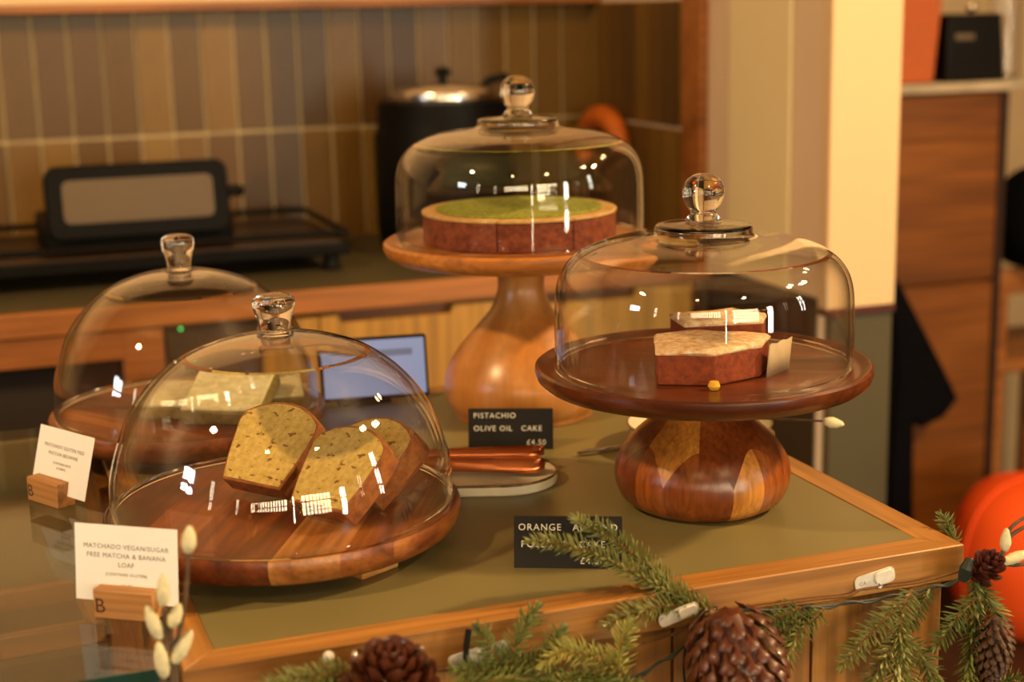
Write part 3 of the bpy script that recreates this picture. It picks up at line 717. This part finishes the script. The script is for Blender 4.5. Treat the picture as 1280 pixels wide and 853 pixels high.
for sgn, y0_, rot in ((1, .026, 2), (-1, -.012, -5)):
    vs = []; fs = []; n = 22; k = 7
    for i in range(n+1):
        t = i/n; x = -.085+.125*t; wdt = .0070+.0060*t
        if t > .86: wdt *= math.sqrt(max(.04, 1-((t-.86)/.145)**2))*(1+.07*math.sin(i*3.0))
        for j in range(k+1):
            s_ = j/k*2-1; vs.append((x, s_*wdt, .0085*(1-s_*s_)+(.0012*math.sin(j*2.4) if t > .6 else 0)))
    for i in range(n):
        for j in range(k): q = i*(k+1)+j; fs.append((q, q+1, q+k+2, q+k+1))
    o = MB().add(vs, fs).build('arm', M['copper'], tg, M=T(0, y0_, 0) @ RZ(R(rot)) @ RX(R(-12*sgn+8)), ang=70)
    sd = o.modifiers.new('s', 'SOLIDIFY'); sd.thickness = .0012
MB().tube([(-.084, -.014, .0), (-.094, -.008, .0), (-.098, .008, 0), (-.094, .02, 0), (-.084, .027, 0)], .004, 10).build('spring', M['copper'], tg)
sv = thing('cake_server', 'thin metal cake server lying on the counter behind the walnut base', 'server')
p0, p1 = on_z(722, 567, .004), on_z(800, 556, .004)
dd = (p1-p0).normalized()
MB().tube([p0, p0+dd*.012, p0+dd*.05, p0+dd*.09], [.0022, .0034, .0026, .0022], 10).build('handle', M['steel'], sv)
q0 = p0+dd*.085; nn = Vector((-dd.y, dd.x, 0))
MB().prism([tuple((q0-nn*.004).xy), tuple((q0+dd*.02-nn*.010).xy), tuple((q0+dd*.055).xy), tuple((q0+dd*.02+nn*.010).xy), tuple((q0+nn*.004).xy)], .0025, .0042).build('blade', M['steel'], sv)
pl = Vector((.708, 1.385, 0))
for k in range(2):
    e = thing('side_plate', ['cream stoneware plate with dark rim at the counter edge, lower of two', 'cream stoneware plate with dark rim, upper one holding a green leaf'][k], 'plate', pl+Vector((0, .004*k, .011*k)))
    MB().lathe([(0, 0), (.05, 0), (.072, .010), (.0755, .016), (.0735, .0165), (.06, .0075), (0, .0055)], 56).build('dish', M['ceramic'], e)
    MB().lathe([(.0735, .0163), (.0745, .0172), (.0758, .0163), (.0752, .015)], 56).build('rim', M['glaze_edge'], e)
tw = thing('catkin_twig', 'short twig with one pale catkin lying across the stacked plates', 'twig')
c = on_z(1035, 527, .05); c0 = Vector((.69, 1.40, .026))
MB().tube([c0, c0.lerp(c, .5)+Vector((0, 0, .004)), c], [.0016, .0014, .001], 7).build('stem', M['twig'], tw)
def catkin(P, axis, L, rr, parent, n=14):
    ax = Vector(axis).normalized(); m = MB()
    rr *= .86; L *= 1.06
    pr = [(0, 0), (rr*.55, L*.05), (rr*.92, L*.25), (rr, L*.42), (rr*.86, L*.65), (rr*.5, L*.88), (rr*.2, L*.97), (0, L)]
    Q = Vector(P).to_4d(); Mx = Matrix.Translation(P) @ ax.to_track_quat('Z', 'Y').to_matrix().to_4x4()
    m.lathe(smooth_prof(pr, 3), n, Mx)
    q = random.Random(int(P[0]*9999))
    m.v = [tuple(Vector(v)+Vector((q.uniform(-1, 1), q.uniform(-1, 1), q.uniform(-1, 1)))*rr*.055) for v in m.v]
    return m.build('catkin', M['catkin'], parent)
catkin(c-Vector((.006, 0, -.001)), (1, -.25, -.22), .021, .0062, tw)
lf = tag(MB().add([(0, 0, 0), (.018, .010, .006), (.045, .008, .008), (.062, 0, .003), (.045, -.008, .006), (.018, -.010, .005), (.03, 0, .003)], [(0, 6, 1), (1, 6, 2), (2, 6, 3), (3, 6, 4), (4, 6, 5), (5, 6, 0)]).build('leaf', M['leaf'], M=T(.668, 1.415, .0335) @ RZ(R(-25))), 'dark green leaf lying on the upper stoneware plate', 'leaf')
sd = lf.modifiers.new('s', 'SOLIDIFY'); sd.thickness = .0008
np_ = tag(MB().box(-.03, .03, -.014, .014, 0, .004).build('napkin', M['parchment'], M=T(.722, 1.365, .0335) @ RZ(R(15)) @ RY(R(6)), bevel=.0015), 'folded pale napkin lying on the upper stoneware plate', 'napkin')

# jar inside the case
j = thing('glass_jar', 'squat clear glass jar inside the display case, bottom left corner', 'jar', on_z(14, 905, -.294))
JP = smooth_prof([(.055, 0), (.068, .012), (.072, .045), (.066, .075), (.045, .09), (0, .094)], 4)
ji = offset_profile(JP, .003); ji[0] = (.052, .003); ji[-1] = (0, .091)
MB().lathe([(0, .003)]+ji[:-1]+[(0, .091)], 10)
MB().lathe([(r, max(z, 0)) for r, z in ji][::-1]+JP, 48).build('body', M['glass'], j, ang=60)
MB().lathe([(0, .001), (.042, .001), (.048, .02), (.03, .04), (0, .044)], 24).build('filling', M['brownie'], j)

# ------------------------------------------------------------------ far right corner
sh = thing('shelf_cabinet', 'brown wooden cabinet with a pale stone top, behind the cream wall end', 'cabinet', (2.13, 2.96, FZ))
MB().box(-.3, .16, -.02, .03, 1.148, 1.170).build('stone_top', M['marble'], sh, bevel=.003)
for a, b in ((0, .705), (.712, 1.04)):
    MB().box(-.29, .145, 0, .02, a, b).build('panel', M['brown_panel'], sh, bevel=.002)
MB().box(.145, .165, -.004, .03, 0, 1.145).build('side_post', plain('dark_stain', hexc('2e170a'), .5), sh)
MB().box(-.29, .145, .001, .018, 1.04, 1.145).build('apron', M['brown_panel'], sh, bevel=.002)
MB().box(-.3, .16, .03, .32, 0, 1.148).build('carcass', M['brown_panel'], sh)
MB().box(-.3, .26, .03, .32, 1.148, 1.170).build('stone_top', M['marble'], sh)
zt = FZ+1.1705
e = thing('planter_box', 'terracotta orange box on the stone topped cabinet', 'box', (2.03, 3.04, zt))
MB().add([(-.1,-.06,0),(.075,-.06,0),(.075,.06,0),(-.1,.06,0),(-.115,-.07,.26),(.092,-.07,.26),(.092,.07,.26),(-.115,.07,.26)], [(0,3,2,1),(4,5,6,7),(0,1,5,4),(1,2,6,5),(2,3,7,6),(3,0,4,7)]).build('body', M['orange_box'], e, bevel=.004)
MB().box(-.122, .098, -.076, .076, .235, .275).build('rim', M['orange_box'], e, bevel=.004)
e = thing('card_machine', 'black box-shaped device with pale lettering strip on the stone topped cabinet', 'device', (2.20, 2.99, zt))
MB().add([(-.075,-.03,0),(.085,-.03,0),(.085,.09,0),(-.075,.09,0),(-.062,-.01,.15),(.085,-.01,.15),(.085,.09,.15),(-.062,.09,.15)], [(0,3,2,1),(4,5,6,7),(0,1,5,4),(1,2,6,5),(2,3,7,6),(3,0,4,7)]).build('body', M['black'], e, bevel=.006)
MB().box(-.045, .005, -.0005, .001, 0, .013, T(0, -.0185, .093) @ RX(R(-8))).build('nameplate', plain('dull_silver', hexc('7a6a5a'), .4, .5), e)
MB().lathe([(0, 0), (.008, .002), (.012, .010), (.008, .019), (0, .022)], 16, T(.02, .02, .152)).build('dial', M['steel'], e)
e = thing('glass_vase', 'tall clear glass vase at the right end of the stone top', 'vase', (2.345, 3.05, zt))
vp = [(.035, 0), (.037, .004), (.037, .30)]
MB().lathe([(0, .004), (.034, .006), (.034, .30), (.037, .30), (.037, .003), (.034, 0), (0, 0)], 32).build('body', M['glass'], e)
# hanging coat on a hook on the wall end
ck = thing('coat', 'black coat hanging behind the cream wall end', 'coat', (1.958, 2.90, -.159))
ps = [(-.2, .03), (-.05, .03), (0, 0), (.06, -.10), (.12, -.2), (.168, -.285), (.13, -.325), (.07, -.345), (.05, -.33), (.055, -.5), (.07, -.735), (-.2, -.735)]
MB().prism(ps, -.035, .035, Matrix(((1, 0, 0, 0), (0, 0, 1, 0), (0, 1, 0, 0), (0, 0, 0, 1)))).build('body', M['cloth_black'], ck, bevel=.02, seg=4)
MB().tube([(-.02, -.037, -.03), (0, -.040, -.2), (-.01, -.041, -.45), (0, -.038, -.7)], .007, 6).build('lapel_edge', M['cloth_black'], ck)
MB().tube([(-.09, .0, .02), (-.09, .01, .06), (-.06, .01, .06), (-.06, .0, .02)], .006, 8).build('hanging_loop', M['cloth_black'], ck)
# stool with a black bag
bs = thing('bar_chair', 'wooden chair at the right edge, black bag hanging from its back', 'chair', (2.37, 3.03, FZ))
for a, b in ((-.02, 0), (.32, 0), (-.02, .3), (.32, .3)):
    MB().box(a-.016, a+.016, b-.016, b+.016, 0, .70 if b == 0 else .48).build('leg', M['oak_edge'], bs, bevel=.003)
MB().box(-.04, .34, -.02, .32, .46, .49).build('seat', M['oak_edge'], bs, bevel=.006)
MB().box(-.035, .335, -.018, .014, .655, .715).build('top_rail', M['oak_edge'], bs, bevel=.006)
bg = thing('bag', 'black rounded bag hanging at the right edge', 'bag', (2.49, 3.02, FZ+.716))
MB().lathe(smooth_prof([(0, 0), (.10, .005), (.145, .05), (.155, .12), (.13, .19), (.08, .235), (0, .25)], 3), 32).build('body', M['cloth_black'], bg)
MB().tube([(-.07, 0, .21), (-.05, 0, .30), (.05, 0, .30), (.07, 0, .21)], .008, 8).build('strap', M['cloth_black'], bg)
# orange pouf on the floor
pc = on_v(1287, 682, 2.62)
pf = thing('pouf', 'bright orange-red round pouf on the floor beyond the counter corner', 'pouf', (pc.x+.0, pc.y, FZ))
prf = smooth_prof([(0, 0), (.11, 0), (.155, .05), (.172, .13), (.168, .20), (.14, .275), (.08, .325), (0, .34)], 4)
for k in range(6):
    MB().lathe(prf, 10, None, R(60*k+1), R(60*k+59)).build('cover_panel', M['orange'], pf)
    m = MB(); t = R(60*k); m.tube([((r+.0005)*math.cos(t), (r+.0005)*math.sin(t), z) for r, z in prf], .0035, 6); m.build('seam', M['orange'], pf)

# ------------------------------------------------------------------ garland
def sprig(label, px_path, sides=(), L=.014, mat_=0, dens=1500, sw=.0016, seed=1, spread=1.0):
    """px_path: 3-D points of the main shoot; sides: further shoots"""
    q = random.Random(seed)
    e = thing('spruce_sprig', label, 'spruce sprig')
    st_ = MB(); nd = MB()
    for path in [px_path]+list(sides):
        pts = [Vector(p) for p in path]
        sm = []
        for i in range(len(pts)-1):
            P0, P1, P2, P3 = pts[max(i-1, 0)], pts[i], pts[i+1], pts[min(i+2, len(pts)-1)]
            for j_ in range(6):
                t = j_/6; sm.append(.5*((2*P1)+(P2-P0)*t+(2*P0-5*P1+4*P2-P3)*t*t+(3*P1-P0-3*P2+P3)*t**3))
        sm.append(pts[-1]); n = len(sm)
        st_.tube(sm, [sw*(1-.6*i/n) for i in range(n)], 6)
        ln = [0]
        for i in range(1, n): ln.append(ln[-1]+(sm[i]-sm[i-1]).length)
        N = int(ln[-1]*dens*.95)
        for k in range(N+10):
            d_ = ln[-1]*min(1, k/N)*1.0
            i = max(i_ for i_ in range(n) if ln[i_] <= d_+1e-9); i = min(i, n-2)
            f_ = (d_-ln[i])/max(1e-6, ln[i+1]-ln[i]); P = sm[i].lerp(sm[i+1], f_); t = (sm[i+1]-sm[i]).normalized()
            up = Vector((0, 0, 1)) if abs(t.z) < .85 else Vector((0, -1, .3))
            b = t.cross(up).normalized(); u = b.cross(t)
            a = k*2.39996+q.uniform(-.3, .3); rad = math.cos(a)*b+math.sin(a)*u
            if rad.z < -.5 and abs(t.z) < .7: rad.z *= .4; rad.normalize()
            fw = q.uniform(.35, .8)*spread if k < N else 2.2
            dr = (rad+t*fw).normalized(); l = L*q.uniform(.9, 1.25)*min(1, .62+(1-d_/ln[-1])*1.6)
            w_ = .00105; sd_ = dr.cross(t).normalized() if dr.cross(t).length > 1e-3 else b
            nr = sd_.cross(dr).normalized(); bend = t*l*.12
            p1 = P+dr*l*.72+bend*.4; p2 = P+dr*l+bend
            nd.add([P-sd_*w_*.6, P+sd_*w_*.6, P+nr*w_, p1-sd_*w_, p1+sd_*w_, p1+nr*w_, p2], [(0, 1, 4, 3), (1, 2, 5, 4), (2, 0, 3, 5), (3, 4, 6), (4, 5, 6), (5, 3, 6)])
    st_.build('stem', M['sprig_stem'], e)
    o = nd.build('needles', M['needle'][mat_], e, smooth=False); o['kind'] = 'stuff'
    return e
V = on_v
GV = 1.022
sprig('large spruce sprig rising over the counter edge, across the orange almond sign',
      [V(893, 765, 1.02), V(840, 742, 1.03), V(760, 700, 1.045), V(698, 680, 1.05), V(668, 677, 1.052)],
      [[V(862, 755, 1.025), V(800, 700, 1.05), V(755, 668, 1.055), V(724, 652, 1.058)], [V(885, 764, 1.018), V(840, 757, 1.022), V(790, 768, 1.02), V(762, 780, 1.018)]], .0130, 0, 1900, .0016, 3)
sprig('bushy spruce tuft on the front edge, left of the large sprig', [V(640, 850, 1.0), V(640, 815, 1.0), V(655, 785, 1.005), V(668, 765, 1.01)],
      [[V(640, 845, 1.0), V(615, 815, 1.0), V(600, 790, 1.005)], [V(645, 840, 1.0), V(685, 815, .995), V(700, 792, 1.0)], [V(660, 850, 1.0), V(620, 840, .995), V(575, 838, .99)]], .013, 1, 1700, .0014, 4)
sprig('yellow-green spruce tip in the middle of the front edge tuft', [V(780, 842, .99), V(740, 822, .99), V(700, 815, .985), V(682, 828, .985)],
      [[V(770, 850, .99), V(775, 815, .995), V(785, 785, 1.0)], [V(760, 850, .99), V(725, 850, .985), V(690, 852, .985)]], .014, 2, 1800, .0014, 5)
sprig('dark spruce sprig at the bottom edge, under the middle tuft', [V(560, 858, .985), V(640, 848, .985), V(720, 850, .985), V(800, 856, .985)], (), .012, 1, 1800, .0014, 6)
sprig('spruce tip left of the brown pine cone on the front edge', [V(445, 852, .99), V(415, 843, .985), V(375, 848, .98), V(335, 858, .98)], [[V(440, 870, .985), V(400, 860, .98), V(360, 868, .98)]], .013, 0, 1800, .0014, 7)
sprig('spruce sprig hanging right beside the large hanging pine cone', [V(1030, 762, 1.02), V(1000, 790, 1.012), V(980, 825, 1.005), V(966, 858, 1.0)],
      [[V(1000, 760, 1.022), V(965, 775, 1.018), V(935, 790, 1.015)], [V(1020, 765, 1.022), V(985, 782, 1.02), V(950, 800, 1.016)]], .012, 1, 1600, .0013, 8)
sprig('broad spruce bough hanging down the front, below the white clip', [V(1140, 738, 1.02), V(1125, 775, 1.008), V(1128, 815, 1.0), V(1140, 870, .995)],
      [[V(1125, 755, 1.015), V(1095, 785, 1.005), V(1070, 812, 1.0), V(1055, 830, .997)], [V(1128, 790, 1.005), V(1105, 825, .998), V(1085, 860, .995)], [V(1130, 800, 1.004), V(1155, 825, 1.0), V(1170, 860, .995)], [V(1128, 795, 1.002), V(1120, 835, .996), V(1115, 872, .993)]], .013, 0, 1700, .0016, 9)
sprig('thin spruce twig hanging just right of the broad bough', [V(1162, 735, 1.022), V(1150, 762, 1.018), V(1138, 785, 1.015)], (), .009, 1, 1500, .0012, 10)
sprig('spruce bough wrapping the counter corner, under the small red cone', [V(1222, 705, 1.01), V(1222, 750, 1.0), V(1215, 800, .992), V(1208, 865, .99)],
      [[V(1222, 745, 1.0), V(1195, 775, .995), V(1172, 805, .992)], [V(1215, 725, 1.005), V(1235, 750, 1.0), V(1250, 775, 1.0)], [V(1222, 770, .998), V(1232, 820, .99), V(1228, 865, .985)]], .013, 1, 1700, .0016, 12)
sprig('spruce tip low at the right, beneath the narrow pine cone', [V(1235, 860, 1.0), V(1262, 850, .998), V(1290, 862, .995)], (), .012, 1, 1500, .0013, 13)
sprig('small spruce tip peeping up behind the counter corner', [V(1195, 682, 1.06), V(1188, 665, 1.07), V(1178, 648, 1.075)], (), .011, 1, 1700, .0012, 14)

def scale_mesh(m):
    """one woody cone scale: narrow claw, broad thick tip with a ridge"""
    b = MB()
    vs = [(-.10, 0, 0), (.10, 0, 0), (-.22, .45, .04), (.22, .45, .04), (-.40, .80, .10), (.40, .80, .10), (-.26, 1.0, .16), (.26, 1.0, .16), (0, 1.06, .20),
          (0, 0, -.06), (0, .45, -.05), (0, .80, -.08), (0, .97, .02), (0, .84, .24), (0, .45, .10)]
    fs = [(0, 2, 14), (0, 14, 1), (1, 14, 3), (2, 4, 13, 14), (3, 14, 13, 5), (4, 6, 13), (6, 8, 13), (8, 7, 13), (7, 5, 13),
          (0, 9, 10, 2), (9, 1, 3, 10), (2, 10, 11, 4), (10, 3, 5, 11), (4, 11, 12, 6), (11, 5, 7, 12), (6, 12, 8), (12, 7, 8), (0, 1, 9)]
    b.add(vs, fs); return b.mesh('scale', m, True, 60)
SM = {k: scale_mesh(M[k]) for k in ('scale_wood', 'scale_pale', 'scale_red')}
def pinecone(label, P, axis, L, rad, mk='scale_wood', n=90, openness=1.0, seed=1, lo=-5, wk=1.0, core=.1):
    """P base (stalk end), axis toward the tip"""
    e = thing('pine_cone', label, 'pine cone', P)
    e.rotation_euler = Vector(axis).normalized().to_track_quat('Z', 'Y').to_euler()
    q = random.Random(seed)
    MB().lathe([(0, 0), (rad*max(.22, core*.5), L*.05), (rad*max(.40, core*.9), L*.35), (rad*max(.30, core*.8), L*.7), (0, L*.95)], 14).build('core', M[mk], e)
    for i in range(n):
        t = (i+.5)/n
        prof = math.sin(math.pi*min(1, (.16+t*.80)))**.75
        ln = rad*(.30*(1-core)+(1.02-core-.3*(1-core))*prof); z = L*(t**1.05)*.93
        up = R(lo+(78-lo)*t**1.1)*openness
        a = i*2.39996+q.uniform(-.06, .06)
        wd = rad*(.66*prof+.16)
        Mx = RZ(a) @ T(rad*core*max(prof, .3), 0, z) @ RY(-up) @ RZ(R(-90)) @ Matrix.Diagonal((wd*.72*wk, ln*.93, wd*.9*wk, 1))
        inst(SM[mk], 'scale', e, Mx)
    return e
pinecone('brown open pine cone on the front edge, seen from its tip end', V(482, 912, .975), (.03, -.35, 1), .062, .043, 'scale_wood', 66, 1.0, 2, -6, 1.0)
pinecone('large glossy pine cone hanging below the clear clip, centre of the front', V(903, 760, .98), (.14, -.30, -1), .105, .0465, 'scale_wood', 140, 1.0, 3, 30, .56, .62)
pinecone('narrow greyish-brown pine cone hanging at the counter corner', V(1244, 768, .985), (-.12, -.1, -1), .062, .0225, 'scale_pale', 130, 1.0, 4, 22, .55, .45)
pinecone('small dark red cone perched at the counter corner', V(1216, 722, 1.005), (.30, -.5, .6), .027, .0185, 'scale_red', 34, .9, 5, 5, 1.15)

# cable, twine, bulbs, clips
lw = thing('light_string', 'dark green fairy-light cable strung along the front edge', 'light string')
cp = [V(1208, 722, 1.015), V(1170, 734, 1.022), V(1110, 747, 1.024), V(1050, 756, 1.024), V(990, 762, 1.024), V(900, 768, 1.024), V(868, 800, 1.024), V(830, 825, 1.02), V(790, 848, 1.01), V(740, 862, 1.0)]
def spl(pts, k=8):
    pts = [Vector(p) for p in pts]; out = []
    for i in range(len(pts)-1):
        P0, P1, P2, P3 = pts[max(i-1, 0)], pts[i], pts[i+1], pts[min(i+2, len(pts)-1)]
        for j_ in range(k):
            t = j_/k; out.append(.5*((2*P1)+(P2-P0)*t+(2*P0-5*P1+4*P2-P3)*t*t+(3*P1-P0-3*P2+P3)*t**3))
    return out+[pts[-1]]
sp = spl(cp)
MB().tube(sp, .0011, 7).build('cable', M['cable'], lw)
MB().tube([p+Vector((0, -.001, .0018*math.sin(i*.9))) for i, p in enumerate(sp)], .0010, 7).build('cable', M['cable'], lw)
MB().tube(spl([V(900, 770, 1.026), V(862, 800, 1.026), V(855, 835, 1.026), V(858, 862, 1.026)]), .0011, 7).build('cable', M['cable'], lw)
for (px, py, v) in ((411, 821, 1.0), (893, 763, 1.0), (1100, 733, 1.018)):
    P = V(px, py, v); k = .0042 if px < 1000 else .0022
    MB().lathe([(0, -k), (k*.7, -k*.7), (k, 0), (k*.7, k*.7), (0, k)], 14, Matrix.Translation(P) @ RX(R(60))).build('bulb', M['knob_glass'] if px > 500 else M['tape'], lw)
tag(MB().tube(spl([V(1203, 713, 1.02), V(1150, 728, 1.026), V(1080, 737, 1.027), V(1060, 745, 1.027), V(1000, 752, 1.027), V(890, 770, 1.022), V(830, 797, 1.022), V(700, 826, 1.018), V(560, 838, 1.01), V(430, 846, 1.0)], 8), .0012, 7).build('twine', M['twine']), 'thin brown twine running under the oak front edge', 'twine')
def clip(label, px, py, wpx, hpx, v, ang):
    P = V(px, py, v); e = thing('adhesive_clip', label, 'clip', P)
    k = 1/1500; Mx = RY(ang)
    MB().prism(rrect(wpx*k, hpx*k, hpx*k*.35), 0, .0015, Mx @ RX(R(90))).build('pad', M['tape'], e)
    MB().prism(rrect(wpx*k*.45, hpx*k*.85, hpx*k*.3), .0016, .0045, Mx @ T(wpx*k*.2, 0, .0008) @ RX(R(90))).build('hook', M['tape'], e, bevel=.0008)
    text('CA', .005, M['ink'], e, Mx @ T(-wpx*k*.32, -.0017, -.0018) @ RX(R(90)), 'lettering', .00005) if px > 1000 else None
    return e
clip('white adhesive clip stuck to the oak front edge near the corner', 1093, 724, 57, 20, 1.030, R(-9))
clip('clear adhesive clip beside the large hanging pine cone', 848, 768, 52, 16, 1.016, R(-12))
clip('clear adhesive clip behind the front edge spruce tuft', 598, 818, 70, 16, 1.010, R(-8))
tag(MB().tube([V(582, 828, 1.0), V(583, 806, 1.002), V(586, 787, 1.004)], [.0022, .0024, .0024], 8).build('cable_tie', M['black']), 'upright black cable tie on the front edge', 'cable tie')
tag(MB().tube([V(1203, 726, 1.0), V(1208, 712, .998), V(1213, 700, 1.0)], [.004, .006, .004], 8).build('wire_tie', M['cable']), 'dark green wire tie at the counter corner', 'wire tie')

# catkin twigs
def twig(label, paths, cats, v):
    e = thing('catkin_twig', label, 'twig')
    for p in paths: MB().tube(spl([V(x, y, v) for x, y in p], 5), [.0022-.0008*i/(5*(len(p)-1)) for i in range(5*(len(p)-1)+1)], 7).build('stem', M['twig'], e)
    for (x0, y0, x1, y1, r) in cats:
        a, b = V(x0, y0, v-.003), V(x1, y1, v-.003)
        catkin(a, b-a, (b-a).length, r, e)
    return e
twig('upright twig with pale fuzzy catkins in front of the loaf card',
     [[(222, 880), (214, 800), (207, 760)], [(215, 870), (214, 790), (203, 765)], [(222, 875), (219, 820), (228, 770), (233, 735), (235, 690)], [(203, 860), (206, 800), (204, 745)]],
     [(235, 692, 237, 659, .0060), (204, 758, 204, 720, .0054), (200, 800, 184, 760, .0056), (214, 785, 224, 756, .0055), (216, 830, 239, 790, .0060), (206, 848, 198, 805, .0060)], 1.012)
twig('dark twig with two pale catkins sticking out at the counter corner',
     [[(1222, 712), (1248, 704), (1268, 707), (1300, 702)], [(1248, 704), (1256, 685), (1264, 660), (1285, 645)], [(1258, 682), (1266, 668), (1288, 655)]],
     [(1256, 690, 1258, 662, .0052), (1252, 704, 1288, 690, .0056)], 1.0)

# ------------------------------------------------------------------ lamps of the room behind the camera
def pendant(loc, label):
    e = thing('pendant_lamp', label, 'lamp', loc, 0, 'pendant lamps over the shop floor')
    MB().lathe([(.235, .0), (.23, .06), (.17, .13), (.05, .17), (.02, .19), (.018, .19), (.045, .165), (.165, .125), (.225, .055), (.231, 0)], 32).build('shade', M['black_metal'], e)
    MB().tube([(0, 0, .18), (0, 0, 1.95-loc[2])], .003, 6).build('cord', M['black'], e)
pendant((.9, -.9, 1.71), 'black dome pendant lamp behind the viewer, the one over the counter side')
pendant((-.55, -.7, 1.71), 'black dome pendant lamp behind the viewer, the one over the display case side')
fl = thing('fairy_lights', 'warm fairy lights strung around the windows behind the viewer', 'light string')
m = MB(); b = MB(); pts = []
for i in range(70):
    t = i/69; x = -2.3+4.9*t; z = 1.18-.16*abs(math.sin(t*math.pi*4))+.02*math.sin(i*2.1); pts.append((x, -3.12, z))
m.tube(pts, .002, 5)
for i in range(0, 70, 2): b.lathe([(0, -.016), (.013, -.008), (.016, 0), (.013, .008), (0, .016)], 8, Matrix.Translation(pts[i]))
for c_ in range(3):
    for i in range(9): b.lathe([(0, -.010), (.008, -.006), (.011, 0), (.008, .006), (0, .010)], 8, T((-1.1, .22, 1.5)[c_]+.05*math.sin(i*1.9), -3.1, 1.0-.12*i))
m.build('cable', M['cable'], fl); o = b.build('bulb', M['bulb'], fl); o['kind'] = 'stuff'
